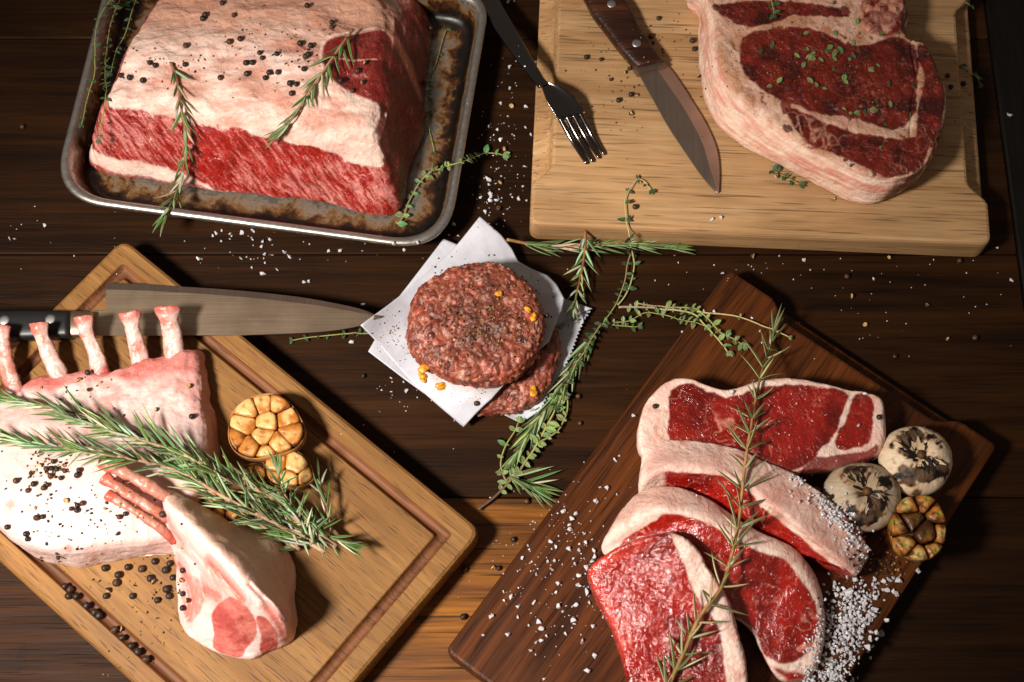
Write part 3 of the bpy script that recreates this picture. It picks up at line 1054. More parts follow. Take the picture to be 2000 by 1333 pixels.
edge = rbf(PL(tp))
redp = [(1140, 1124), (1172, 1084), (1256, 1040), (1302, 1036), (1318, 1056), (1334, 1098), (1350, 1140), (1368, 1180), (1392, 1206), (1408, 1240), (1414, 1290), (1420, 1350), (1410, 1430), (1300, 1470), (1200, 1400), (1170, 1240)]
pl = catmull(PL([(x, y, float(edge(P(x, y, .065)[None])[0])) for x, y in redp])[:, :2], 4)
lean = sstep(-.001, .001, sdist(pl, v) + .0018 * nz)
col = beef_colors(v, lean, nz, 104, 1.05, 60, .06, .7)
rim_l = dist_line(PL(tp)[[19, 20, 21, 0, 1, 2, 3]], v)
col = mix(col, np.broadcast_to(lin(206, 66, 52), col.shape), (1 - sstep(.002, .012, rim_l)) * lean * .7)
emit_beef("strip_steak", "front strip steak with wet glistening red face and fat along one side", v, f, col, lean, np.clip(.95 * lean + .25, 0, 1), SG)


# --- domed pieces: outline on the board plus a height field
def dome_mesh(outline, ctrl, R, zb, vox=0.0012, k=6, pw=0.5, smooth=4, rings=36, under=0.0):
    oc = catmull(PL(outline)[:, :2], k)
    hf = rbf(PL(ctrl))
    cen = oc.mean(0)
    ss = np.linspace(1, 0, rings + 1)[:-1] ** 1.0
    cs = []
    cs.append(np.c_[oc, np.full(len(oc), zb)])
    if under:
        cs[0][:, :2] = offset2(oc, under)
        cs.insert(0, np.c_[offset2(oc, under + .002), np.full(len(oc), zb)])
    for s in ss:
        c = cen + (oc - cen) * s
        q = np.c_[c, np.zeros(len(c))]
        d = np.abs(sdist(oc, q)) if s < 1 else np.zeros(len(c))
        t = np.clip(d / R, 0, 1)
        pr = (1 - (1 - t) ** 2) ** pw
        h = hf(q)
        z = zb + .006 + (np.maximum(h - zb - .006, .004)) * pr
        cs.append(np.c_[c, z])
    V, F = loft(cs)
    return remesh(V, F, vox, smooth)


def tube(path, radii, nseg=14, flat=1.0, up=(0, 0, 1), cap=True):
    p = np.asarray(path, float)
    cs = []
    for i in range(len(p)):
        t = p[min(i + 1, len(p) - 1)] - p[max(i - 1, 0)]
        t /= np.linalg.norm(t) + 1e-12
        s = np.cross(t, np.asarray(up, float)); s /= np.linalg.norm(s) + 1e-12
        b = np.cross(s, t)
        r = radii[i]
        a = np.linspace(0, 2 * np.pi, nseg, endpoint=False)
        cs.append(p[i] + np.outer(np.cos(a), s) * r + np.outer(np.sin(a), b) * r * flat)
    return loft(cs, cap, cap)


M_LAMBFAT = meat_mat("lamb_fat", 0.18, 0.28, 0.5, 0.5, 260, 0.001, 0.45, 0.09, (lin(218, 150, 136), .38, lin(244, 224, 212)), 70)
LF, LFP = lin(232, 204, 198), lin(222, 166, 158)

# big rack
OUT = [(-70, 800, .035), (0, 776, .04), (60, 742, .04), (150, 726, .04), (230, 720, .04), (300, 700, .04), (360, 688, .04), (394, 686, .04), (402, 720, .04), (410, 790, .04), (418, 860, .045), (420, 930, .045), (400, 1000, .04), (372, 1060, .035), (336, 1084, .034), (250, 1092, .034), (180, 1104, .034), (130, 1106, .034), (70, 1092, .034), (24, 1058, .034), (0, 1030, .034), (-50, 1000, .034), (-110, 940, .034), (-110, 860, .034)]
CTL = [(-60, 830, .056), (40, 780, .052), (150, 750, .052), (280, 730, .052), (380, 705, .050), (60, 860, .066), (200, 830, .065), (330, 800, .062), (400, 780, .056), (0, 940, .078), (120, 960, .082), (240, 960, .082), (340, 950, .076), (405, 900, .068), (100, 1040, .078), (220, 1040, .076), (320, 1020, .072), (-70, 920, .07)]
v, f = dome_mesh(OUT, CTL, 0.0085, ZB + .0005, .0011, 6, .34, 3)
n = vnormals(v, f)
v += n * (fbm(v * 22, 4, 111) * .003)[:, None]
rdg = fbm(v * np.array([70, 26, 30]) + 4, 4, 112)
v += n * (rdg * .0014)[:, None]
rb = sstep(-.075, -.02, v[:, 1] - P(200, 722, .05)[1])
v += n * (rb * (fbm(v * np.array([95, 95, 60]) + 8, 4, 117) * .0022 + np.sin(v[:, 0] * 165 + 1.2) * .0012))[:, None]
n = vnormals(v, f)
nz = fbm(v * 60, 4, 113)
sh = (len(v), 3)
col = mix(np.broadcast_to(LF, sh), np.broadcast_to(LFP, sh), sstep(-.1, .6, nz) * .4)
ytop = P(200, 722, .05)[1]
up_ = sstep(-.05, -.006, v[:, 1] - ytop)
pk = sstep(-.05, .35, fbm(v * np.array([38, 60, 40]), 4, 114))
col = mix(col, np.broadcast_to(lin(208, 136, 128), sh), sstep(-.075, -.02, v[:, 1] - ytop) * (0.1 + .65 * pk))
col = mix(col, np.broadcast_to(lin(184, 62, 48), sh), sstep(-.013, -.002, v[:, 1] - ytop - .01 * (v[:, 0] + .3) / .1 + .006 * nz) * .7)
for sx, sy, sr in ((22, 985, .006), (60, 1000, .004), (130, 1068, .004), (0, 1075, .006)):
    d = np.linalg.norm(v[:, :2] - P(sx, sy, .078)[:2], axis=1)
    col = mix(col, np.broadcast_to(lin(206, 70, 66), sh), (1 - sstep(0, sr, d)) * .55)
rightf = sstep(.5, .85, n[:, 0])
col = mix(col, np.broadcast_to(lin(196, 130, 112), sh), rightf * .6)
lamb = thing("lamb_rack", "large frenched lamb rack with five rib bones and peppered fat", "meat", (float(v[:, 0].mean()), float(v[:, 1].mean()), ZB))
part("meat", new_mesh("meat", v, f, M_LAMBFAT, True, col, np.clip(.45 + .3 * nz, 0, 1)), lamb)


def bone(root, pts, r0, r1, r2, flat, seed, red=0.5, vox=.0009, dull=0.0):
    """pts (px,py,z) from the meat outwards; the free end flares."""
    c = catmull(PL(pts), 8, False)
    t = np.linspace(0, 1, len(c))
    rad = r0 + (r1 - r0) * sstep(0, .55, t) + (r2 - r1) * sstep(.6, 1.0, t)
    V, F = tube(c, rad, 16, flat)
    v, f = remesh(V, F, vox, 2)
    n = vnormals(v, f)
    v += n * (fbm(v * 75, 3, seed) * .0019 + fbm(v * 260, 3, seed + 1) * .0006)[:, None]
    sh = (len(v), 3)
    tt = np.clip(((v - c[0]) @ (c[-1] - c[0])) / ((c[-1] - c[0]) @ (c[-1] - c[0])), 0, 1)
    nz = fbm(v * 130, 3, seed + 2)
    col = mix(np.broadcast_to(lin(206, 182, 172), sh), np.broadcast_to(lin(190, 118, 102), sh), sstep(-.05, .45, fbm(v * 80, 4, seed + 3)))
    col = mix(col, np.broadcast_to(lin(170, 104, 78), sh), np.full(len(v), dull))
    sd = np.cross(c[-1] - c[0], [0, 0, 1]); sd /= np.linalg.norm(sd)
    edge = np.abs(n @ sd)
    col = mix(col, np.broadcast_to(lin(176, 40, 34), sh), sstep(.5, .95, edge + .3 * nz) * red * .7)
    col = mix(col, np.broadcast_to(lin(190, 72, 52), sh), sstep(.82, .97, tt + .06 * nz) * .75)
    col = mix(col, np.broadcast_to(lin(168, 34, 30), sh), sstep(.25, .0, tt + .1 * nz) * red)
    part("rib_bone", new_mesh("rib_bone", v, f, M_BONE, True, col, np.full(len(v), .7)), root)


bone(lamb, [(30, 770, .040), (14, 720, .046), (4, 680, .052), (0, 655, .056), (2, 636, .058)], .0072, .0064, .0078, .55, 121)
bone(lamb, [(122, 745, .042), (104, 708, .047), (88, 672, .053), (78, 648, .057), (76, 630, .059)], .0074, .0062, .0086, .55, 122, .4)
bone(lamb, [(198, 735, .042), (188, 696, .047), (174, 660, .053), (166, 636, .058), (163, 618, .060)], .0072, .0060, .0084, .55, 123, .9)
bone(lamb, [(278, 722, .042), (270, 684, .048), (260, 648, .055), (255, 626, .059), (253, 610, .061)], .0076, .0068, .0098, .55, 124, .6)
bone(lamb, [(344, 706, .044), (338, 672, .049), (332, 640, .055), (328, 618, .059), (327, 600, .061)], .0082, .0080, .0112, .55, 125, .5)

# small rack: ridge with the cut face towards the viewer
OUT = [(318, 966, .070), (330, 950, .074), (356, 958, .074), (400, 980, .070), (440, 1000, .064), (490, 1022, .058), (530, 1040, .052), (562, 1074, .048), (576, 1112, .045), (574, 1170, .042), (580, 1206, .040), (576, 1244, .036), (556, 1264, .034), (520, 1276, .033), (488, 1288, .032), (440, 1280, .032), (400, 1264, .033), (366, 1240, .034), (348, 1200, .036), (344, 1140, .038), (342, 1086, .042), (330, 1040, .048)]
CTL = [(326, 975, .094), (340, 1000, .098), (380, 1028, .104), (424, 1072, .107), (462, 1112, .106), (498, 1150, .102), (530, 1184, .096), (556, 1216, .086), (338, 1050, .072), (362, 1092, .066), (400, 1124, .080), (440, 1154, .084), (400, 1174, .066), (366, 1190, .050), (440, 1204, .070), (490, 1212, .074), (430, 1252, .048), (500, 1260, .048), (552, 1248, .056), (392, 990, .072), (440, 1024, .068), (490, 1060, .064), (530, 1100, .060), (560, 1150, .056), (440, 1005, .058), (530, 1060, .052)]
v, f = dome_mesh(OUT, CTL, 0.009, ZB + .0005, .0009, 6, .36, 3)
n = vnormals(v, f)
v += n * (fbm(v * 30, 4, 131) * .0022)[:, None]
v += n * (fbm(v * np.array([80, 60, 40]), 3, 132) * .0009)[:, None]
# two long creases on the cut face
hz = rbf(PL(CTL))


def on_face(lnp):
    return catmull(PL([(x, y, float(hz(P(x, y, .07)[None])[0])) for x, y in lnp])[:, :2], 6, False)


CREASE = [([(408, 1100), (432, 1124), (452, 1146), (474, 1172)], .0024, .0055, 1.0), ([(520, 1186), (536, 1208), (546, 1226), (552, 1240)], .0026, .0040, .9),
          ([(352, 1072), (378, 1096), (394, 1124), (402, 1160)], .0016, .0030, .25), ([(372, 1070), (400, 1100), (420, 1140), (430, 1170)], .0014, .0020, .12),
          ([(346, 1100), (362, 1130), (372, 1170), (366, 1204)], .0030, .0040, .8), ([(486, 1140), (520, 1176), (548, 1204)], .0014, .0018, .15), ([(400, 1152), (414, 1160), (424, 1168)], .0048, .0008, .8), ([(326, 1012), (340, 1040), (358, 1064)], .0024, .0016, .5)]
crs = []
for lnp, ww, dp, rd in CREASE:
    d = dist_line(on_face(lnp), v)
    crs.append((d, ww, rd))
    v[:, 2] -= (1 - sstep(0, ww * 1.5, d)) * dp
    v[:, 2] += (1 - sstep(0, ww, np.abs(d - ww * 2.2))) * dp * .25
n = vnormals(v, f)
nz = fbm(v * 80, 4, 133)
eye, _ = lean_region(v, [(412, 1204), (430, 1184), (462, 1178), (488, 1192), (504, 1214), (500, 1236), (486, 1250), (470, 1262), (456, 1274), (424, 1268), (402, 1256), (412, 1232)], .064, nz, .0006, .0008, .0005)
eye2, _ = lean_region(v, [(510, 1216), (526, 1216), (541, 1232), (538, 1248), (526, 1262), (506, 1274), (500, 1262), (508, 1244)], .060, nz, .0006, .0008, .0005)
fl3, _ = lean_region(v, [(346, 1136), (366, 1120), (390, 1140), (396, 1172), (380, 1200), (364, 1210), (352, 1196)], .062, nz, .0012, .002)
lean = np.maximum(eye, eye2)
sh = (len(v), 3)
cl = mix(np.broadcast_to(lin(202, 104, 94), sh), np.broadcast_to(lin(172, 72, 68), sh), sstep(-.2, .4, fbm(v * 60, 3, 134)))
cl = mix(cl, np.broadcast_to(lin(206, 136, 124), sh), veins(v, 135, 90, .05) * .6)
rad_ = fbm(np.stack([(v[:, 0] + v[:, 1]) * 150, (v[:, 0] - v[:, 1]) * 60, v[:, 2] * 60], -1), 4, 136)
cl = mix(cl, np.broadcast_to(lin(206, 122, 110), sh), sstep(-.1, .35, rad_) * .75)
cf = mix(np.broadcast_to(LF, sh), np.broadcast_to(LFP, sh), sstep(-.1, .6, nz) * .4)
for d, ww, rd in crs:
    cf = mix(cf, np.broadcast_to(lin(150, 24, 18), sh), (1 - sstep(ww * .2, ww * 1.2, d + .0010 * nz)) * rd)
    cf = mix(cf, np.broadcast_to(lin(214, 120, 106), sh), (1 - sstep(ww, ww * 3.5, d + .002 * nz)) * rd * .6)
cf = mix(cf, np.broadcast_to(lin(204, 120, 108), sh), fl3 * (.45 + .5 * sstep(-.1, .4, nz)))
back_ = sstep(.1, .5, n[:, 0] * .6 + n[:, 1] * .8)
cf = mix(cf, np.broadcast_to(lin(214, 164, 130), sh), back_ * .6)  # far side tinted tan for its shadow and warm bounce light
col = mix(cf, cl, lean)
chop = thing("lamb_rack", "small three-bone lamb rack with cut face leaning on the larger rack", "meat", (float(v[:, 0].mean()), float(v[:, 1].mean()), ZB))
fm = face_mask(lean, f)
M_LAMBEYE = meat_mat("lamb_eye_meat", 0.1, 0.3, 0.5, 0.6, 420, 0.0010, 0.45, 0.22, (lin(164, 62, 58), .4, lin(222, 156, 144)), 100)
split_emit(chop, v, f, col, np.clip(.5 + .3 * nz, 0, 1), {"eye_meat": fm, "fat": ~fm}, {"eye_meat": M_LAMBEYE, "fat": M_LAMBFAT})
bone(chop, [(348, 984, .084), (310, 962, .090), (270, 938, .094), (235, 916, .097), (196, 896, .099)], .0052, .0050, .0070, .75, 141, .6, .0008, .8)
bone(chop, [(342, 1022, .078), (306, 1000, .086), (270, 976, .090), (240, 957, .093), (202, 932, .095)], .0042, .0038, .0050, .75, 142, .6, .0008, .8)
bone(chop, [(342, 1058, .070), (314, 1034, .080), (280, 1009, .085), (250, 990, .088), (210, 965, .090)], .0036, .0030, .0036, .75, 143, .7, .0008, .8)

# ================================================================== PATTIES ON PAPER
m, nt, b = mat_new("waxed_paper")
g = N(nt, "ShaderNodeNewGeometry")
n1 = noise(nt, g.outputs["Position"], 60, 5, .6, .4)
n2 = noise(nt, g.outputs["Position"], 700, 3, .6)
pcol = ramp(nt, n1, [(.35, lin(184, 184, 194)), (.65, lin(198, 198, 206))]).outputs[0]
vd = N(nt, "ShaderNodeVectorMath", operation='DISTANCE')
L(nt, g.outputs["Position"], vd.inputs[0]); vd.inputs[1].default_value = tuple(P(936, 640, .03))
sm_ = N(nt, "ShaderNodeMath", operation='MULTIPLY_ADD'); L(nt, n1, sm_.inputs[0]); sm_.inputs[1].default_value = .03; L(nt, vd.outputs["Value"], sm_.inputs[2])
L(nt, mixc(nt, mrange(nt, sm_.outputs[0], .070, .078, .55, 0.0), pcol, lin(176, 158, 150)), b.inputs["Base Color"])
b.inputs["Roughness"].default_value = .55
b.inputs["Specular IOR Level"].default_value = .35
L(nt, bump(nt, n2, .15, .0003, bump(nt, n1, .35, .002)), b.inputs["Normal"])
M_PAPER = m


def sheet(name, label, outline, ctrl, zig=None):
    oc = PL(outline)
    if zig is not None:
        i, j = zig
        seg = []
        a, c_ = oc[i], oc[j]
        nn = 2 * max(4, int(np.linalg.norm(c_ - a) / .0034)) + 1
        side = np.cross(c_ - a, [0, 0, 1]); side /= np.linalg.norm(side)
        for q in range(nn):
            t = q / (nn - 1)
            seg.append(a + (c_ - a) * t + side * (.0009 if q % 2 else -.0009) + side * .0012 * math.sin(t * 9))
        oc = np.r_[oc[:i], np.array(seg), oc[j + 1:]]
    oc = densify(oc, .003)
    hf = rbf(PL(ctrl))
    cen = PL(ctrl).mean(0)[:2]
    R = 44
    V = []
    for r in range(R):
        s = 1 - r / R
        c = cen + (oc[:, :2] - cen) * s
        V.append(np.c_[c, hf(c) + fbm(np.c_[c, np.zeros(len(c))] * 28, 3, 5) * .0012])
    V.append(np.r_[cen, hf(cen[None])][None])
    nn = len(oc)
    F = []
    for r in range(R - 1):
        for i in range(nn):
            j = (i + 1) % nn
            F.append((r * nn + i, r * nn + j, (r + 1) * nn + j, (r + 1) * nn + i))
    for i in range(nn):
        F.append(((R - 1) * nn + i, (R - 1) * nn + (i + 1) % nn, R * nn))
    V = np.concatenate(V)
    V[:, 2] = np.maximum(V[:, 2], .0012)
    o = link(name, new_mesh(name, V, F, M_PAPER, True))
    sm = o.modifiers.new("thickness", 'SOLIDIFY'); sm.thickness = .0002; sm.offset = 0
    tag(o, label, "paper", "square paper sheets under the burgers")
    return o


sheet("paper_sheet", "lower white paper sheet with a zigzag edge under the bottom burger",
      [(866, 467, .010), (940, 500, .004), (1020, 560, .004), (1102, 582, .006), (1155, 604, .006), (1060, 798, .008), (1017, 826, .003), (975, 808, .010), (900, 806, .006), (830, 770, .004), (719, 687, .008), (780, 580, .006)],
      [(866, 467, .010), (940, 520, .004), (1155, 604, .007), (1100, 640, .003), (1060, 798, .008), (1017, 826, .002), (975, 808, .011), (940, 790, .007), (719, 687, .008), (960, 660, .002), (860, 640, .002), (800, 700, .003), (1020, 740, .003)], (4, 5))


def patty(name, label, cen, rx, ry, zb, h, seed):
    A = np.linspace(0, 2 * np.pi, 40, endpoint=False)
    wob = 1 + .025 * np.sin(3 * A + seed) + .02 * np.sin(5 * A + 2 * seed)
    oc = np.c_[cen[0] + rx * wob * np.cos(A), cen[1] + ry * wob * np.sin(A)]
    cs = []
    for s, z in ((.86, 0), (.95, .10), (1.0, .38), (.995, .60), (.955, .82), (.86, .95), (.7, 1.0), (.4, 1.02)):
        q = np.asarray(cen[:2]) + (oc - cen[:2]) * s
        cs.append(np.c_[q, np.full(len(q), zb + h * z)])
    V, F = loft(cs)
    v, f = remesh(V, F, .00085, 3)
    n = vnormals(v, f)
    wp = np.stack([fbm(v * 120, 2, seed + i) for i in (1, 2, 3)], -1) * .0022
    f1, f2, cid = worley((v + wp) * 225 * np.array([1, .75, 1.1]), seed)
    g1, g2, cid2 = worley((v + wp * .6) * 330 + 3, seed + 9)
    v += n * ((.55 - f1) * .0024 + (.5 - g1) * .0009 + fbm(v * 45, 3, seed + 5) * .0036)[:, None]
    sh = (len(v), 3)
    nz = fbm(v * 60, 3, seed + 6)
    col = mix(np.broadcast_to(lin(150, 78, 58), sh), np.broadcast_to(lin(104, 48, 35), sh), sstep(.3, .7, cid))
    col = mix(col, np.broadcast_to(lin(176, 84, 66), sh), sstep(.75, .8, cid))
    big = sstep(.38, .46, fbm(v * 150, 3, seed + 30))
    col = mix(col, np.broadcast_to(lin(206, 156, 136), sh), big * .7)
    fatc = ((cid > .86) & (f1 < .48)) | ((cid2 > .93) & (g1 < .45))
    col = mix(col, np.broadcast_to(lin(204, 146, 124), sh), fatc * .7)
    col = mix(col, np.broadcast_to(lin(84, 22, 18), sh), sstep(.06, .0, f2 - f1) * .5)
    pep = PL([(cen[0], cen[1], 0)])  # unused height; peppered patch in plan below
    d = np.linalg.norm(v[:, :2] - np.asarray(cen[:2]), axis=1) / rx
    col = mix(col, np.broadcast_to(lin(60, 36, 26), sh), sstep(.95, .1, d + .6 * nz) * .6)
    o = link(name, new_mesh(name, v - np.r_[cen[:2], zb], f, M_MINCE, True, col, np.clip(.65 + .2 * nz, 0, 1)))
    o.location = (cen[0], cen[1], zb)
    return tag(o, label, "burger patty", "raw burger patties on paper")


c2 = P(968, 690, .018)
patty("burger_patty", "lower raw burger patty mostly hidden under the upper paper sheet", c2, .0535, .0515, .0035, .019, 151)
TOPP = [(937, 424, .026), (979, 460, .020), (1000, 487, .014), (1012, 511, .012), (1039, 526, .012), (1069, 538, .016), (1087, 556, .020), (1102, 583, .024), (1097, 606, .026), (1086, 632, .028), (1072, 668, .030), (1012, 721, .031), (960, 780, .030), (905, 835, .010), (862, 798, .016), (811, 754, .020), (739, 671, .026), (704, 636, .040), (796, 565, .020), (892, 480, .018)]
sheet("paper_sheet", "upper white paper sheet directly under the top burger", TOPP,
      TOPP + [(930, 600, .0295), (880, 600, .0285), (980, 600, .0295), (930, 660, .0305), (990, 660, .0305), (880, 660, .0275), (960, 720, .0305), (930, 540, .022), (1030, 620, .0295), (840, 690, .024), (830, 600, .018), (920, 780, .029), (880, 740, .029), (940, 740, .032), (1000, 700, .032)])
c1 = P(931, 632, .045)
patty("burger_patty", "peppered raw burger patty on top of the white paper", c1, .0565, .0535, .0285, .027, 161)

# ================================================================== CUTLERY
M_BLADE = metal_mat("brushed_steel", lin(190, 166, 142), 0.37, (12, 900, 900), .16, .16)
M_BLADE_D = metal_mat("dark_steel", lin(164, 146, 134), 0.42, (900, 10, 10), .12, .1)
M_EDGE = metal_mat("ground_edge_steel", lin(206, 170, 152), 0.5, (40, 40, 40), .1, .1)
M_FORK = metal_mat("polished_fork_steel", lin(104, 100, 98), 0.14, (20, 20, 20), .05, .02)
M_RIVET = metal_mat("rivet_metal", lin(186, 184, 186), 0.45, (60, 60, 60), .1, .1)
M_BLACK = plain_mat("black_handle", lin(24, 24, 26), .42, .5, .2, 400, .2)
M_PAKKA = wood("pakka_handle_wood", lin(26, 12, 7), lin(58, 28, 14), lin(112, 62, 32), .32, .3, 12.0, None, 1.0, .5)


def strip_solid(name, L_, R_, thick, mat, root, smooth=False, rnd=.0004):
    """flat solid between two matching edge polylines (world points of its upper face)."""
    L_, R_ = np.asarray(L_, float), np.asarray(R_, float)
    n = len(L_)
    lo = np.array([0, 0, -thick])
    V, F = [], []
    for i in range(n):
        V += [L_[i], R_[i], R_[i] + lo, L_[i] + lo]
    for i in range(n - 1):
        a, c = 4 * i, 4 * i + 4
        for k in range(4):
            F.append((a + k, a + (k + 1) % 4, c + (k + 1) % 4, c + k))
    F.append((3, 2, 1, 0)); e = 4 * (n - 1); F.append((e, e + 1, e + 2, e + 3))
    return part(name, new_mesh(name, np.array(V), F, mat, smooth), root)


def handle_solid(name, L_, R_, z0, z1, mat, root, nseg=18, sq=.55):
    """rounded handle between two edge polylines, super-elliptic section."""
    cs = []
    for a, b in zip(L_, R_):
        c = (a + b) / 2; h = (b - a) / 2
        cc = []
        for q in np.linspace(0, 2 * math.pi, nseg, endpoint=False):
            ca, sa = math.cos(q), math.sin(q)
            px = math.copysign(abs(ca) ** sq, ca); pz = math.copysign(abs(sa) ** sq, sa)
            p = c + h * px
            cc.append([p[0], p[1], (z0 + z1) / 2 + (z1 - z0) / 2 * pz])
        cs.append(np.array(cc))
    V, F = loft(cs)
    return part(name, new_mesh(name, V, F, mat, True), root)


def rivet(pos, r, root, name="rivet"):
    a = np.linspace(0, 2 * np.pi, 20, endpoint=False)
    cs = []
    for s, z in ((1, -.003), (1, .0), (.85, .0004), (.5, .0007)):
        cs.append(np.c_[pos[0] + np.cos(a) * r * s, pos[1] + np.sin(a) * r * s, np.full(20, pos[2] + z)])
    V, F = loft(cs)
    return part(name, new_mesh(name, V, F, M_RIVET, True), root)


# --- chef's knife across the juice board
kn = thing("chef_knife", "long chef's knife with black riveted handle behind the lamb bones", "knife", tuple(P(200, 640, .032)))
zk = .0335
up_e = catmull(PL([(207, 552), (280, 554), (350, 559), (430, 564), (500, 570), (580, 579), (640, 589), (700, 602), (742, 617)], zk), 6, False)
mid_e = catmull(PL([(207, 566), (280, 568), (350, 572), (430, 577), (500, 583), (580, 592), (640, 600), (700, 611), (742, 618)], zk + .0004), 6, False)
lo_e = catmull(PL([(207, 656), (280, 656), (350, 655.5), (430, 655), (500, 654), (580, 651), (640, 647), (700, 637), (742, 620)], zk + .0008), 6, False)
bl = strip_solid("blade", mid_e, lo_e, .0016, M_BLADE, kn)
up_z = up_e.copy(); up_z[:, 2] -= .0012
strip_solid("cutting_edge", up_z, mid_e, .0006, M_BLADE_D, bl)
strip_solid("blade_heel", PL([(176, 607), (207, 607)], zk + .0006), PL([(176, 657), (207, 656)], zk + .0008), .0018, M_BLADE, kn)
hl = catmull(PL([(-70, 608), (-10, 606), (60, 605), (136, 606)], .042), 5, False)
hr = catmull(PL([(-70, 664), (-10, 663), (60, 661), (136, 658)], .042), 5, False)
kh = handle_solid("handle", hl, hr, .0305, .0445, M_BLACK, kn)
bl1 = catmull(PL([(134, 607), (150, 607), (182, 608)], .040), 4, False)
bl2 = catmull(PL([(134, 658), (150, 658), (182, 657)], .040), 4, False)
handle_solid("bolster", bl1, bl2, .0315, .0425, M_BLADE, kn, 18, .7)
rivet(P(98, 624, .0443), .0044, kh)
rivet(P(8, 626, .0443), .0044, kh)

# --- steak knife on the grip board
sk = thing("steak_knife", "steak knife with dark riveted wooden handle on the beech board", "knife", tuple(P(1290, 150, ZG)))
zs = ZG + .0035
Ls = catmull(PL([(1240, 132), (1252, 152), (1279, 200), (1304, 245), (1337, 295), (1371, 344), (1400, 377)], zs), 6, False)
Ms = catmull(PL([(1276, 124), (1292, 148), (1328, 200), (1351, 238), (1373, 283), (1387, 330), (1402, 376)], zs + .0004), 6, False)
rr = PL([(1292, 119), (1314, 140), (1354, 200), (1380, 243), (1400, 290), (1406, 334), (1404.5, 374)], zs - .0004)
Rs = catmull(rr, 6, False)
tt_ = np.linspace(0, 1, len(Rs))
Rd = resample(Rs, .0011); Md = resample(Ms, .0011 * np.linalg.norm(Ms[-1] - Ms[0]) / np.linalg.norm(Rs[-1] - Rs[0]))
nn = min(len(Rd), len(Md)); Rd = Rd[np.linspace(0, len(Rd) - 1, 130).astype(int)]; Md = Md[np.linspace(0, len(Md) - 1, 130).astype(int)]
zig = np.where(np.arange(130) % 2, .0006, 0)[:, None] * (np.arange(130) > 40)[:, None]
Rd = Rd + (Md - Rd) / (np.linalg.norm(Md - Rd, axis=1)[:, None] + 1e-9) * zig
sb = strip_solid("blade", Ls, Ms, .0014, M_BLADE_D, sk)
strip_solid("cutting_edge", Md, Rd, .0007, M_EDGE, sb)
Lh = catmull(PL([(1122, -30), (1140, 0), (1158, 34), (1180, 62), (1204, 94), (1226, 120), (1243, 136)], ZG + .008), 5, False)
Rh = catmull(PL([(1206, -30), (1220, 0), (1236, 26), (1250, 58), (1270, 86), (1286, 108), (1296, 123)], ZG + .008), 5, False)
ho = handle_solid("handle", Lh, Rh, ZG + .0008, ZG + .0150, M_PAKKA, sk, 20, .6)
strip_solid("bolster", PL([(1236, 128), (1246, 142)], ZG + .010), PL([(1290, 116), (1300, 128)], ZG + .010), .008, M_BLADE_D, sk)
rivet(P(1194, 8, ZG + .0148), .0040, ho)
rivet(P(1243, 85, ZG + .0148), .0040, ho)

# --- fork
fk = thing("dinner_fork", "dark steel fork with its tines resting on the beech board edge", "fork", tuple(P(1130, 240, ZG)))
cl_ = catmull(PL([(930, -46, .012), (958, 10, .020), (990, 62, .030), (1024, 116, .041), (1052, 156, .048), (1062, 168, .049)]), 6, False)
wd = np.interp(np.linspace(0, 1, len(cl_)), [0, .35, .8, 1], [.0110, .0088, .0048, .0052])
cs = []
tdir = cl_[-1] - cl_[0]; tdir /= np.linalg.norm(tdir)
sd = np.cross(tdir, [0, 0, 1]); sd /= np.linalg.norm(sd)
for p, w_ in zip(cl_, wd):
    a = np.linspace(0, 2 * np.pi, 14, endpoint=False)
    cs.append(p + np.outer(np.cos(a), sd) * w_ + np.outer(np.sin(a), [0, 0, 1]) * .0017)
V, F = loft(cs)
part("handle", new_mesh("handle", V, F, M_FORK, True), fk)
HL = catmull(PL([(1054, 162, .049), (1060, 178, .0485), (1068, 200, .046), (1080, 220, .043), (1090, 236, .041)]), 5, False)
HR = catmull(PL([(1068, 160, .049), (1096, 172, .0485), (1120, 188, .046), (1134, 208, .043), (1143, 224, .041)]), 5, False)
cs = []
for a_, b_ in zip(HL, HR):
    c_ = (a_ + b_) / 2; h_ = (b_ - a_) / 2
    q = np.linspace(0, 2 * np.pi, 18, endpoint=False)
    cc = c_ + np.outer(np.cos(q), h_)
    cc[:, 2] += np.sin(q) * .0011 + np.cos(q) ** 2 * .0024 - .0016
    cs.append(cc)
V, F = loft(cs)
part("head", new_mesh("head", V, F, M_FORK, True), fk)
for i in range(4):
    k0 = (i + .5) / 4
    s0 = HL[-3] + (HR[-3] - HL[-3]) * k0
    e0 = PL([[(1147, 321), (1159, 317), (1171, 310), (1181, 303)][i]], ZG + .0025)[0]
    mid = (s0 + e0) / 2; mid[2] -= .003
    c_ = catmull(np.array([s0, mid, e0]), 8, False)
    V, F = tube(c_, np.interp(np.linspace(0, 1, len(c_)), [0, .6, .93, 1], [.0027, .0021, .0016, .0007]), 10, .75)
    part("tine", new_mesh("tine", V, F, M_FORK, True), fk)

# ================================================================== GARLIC
M_CLOVE = vcol_mat("roasted_clove", .38, .45, .35, 350, .0006, .15, .15)
M_SKIN = vcol_mat("garlic_skin", .55, .35, .4, 300, .0006, .12, .05)


def clip_half(poly, p, nrm):
    out = []
    for i in range(len(poly)):
        a, b = poly[i], poly[(i + 1) % len(poly)]
        da, db = (a - p) @ nrm, (b - p) @ nrm
        if da <= 0: out.append(a)
        if (da < 0) != (db < 0) and abs(da - db) > 1e-12:
            out.append(a + (b - a) * da / (da - db))
    return out


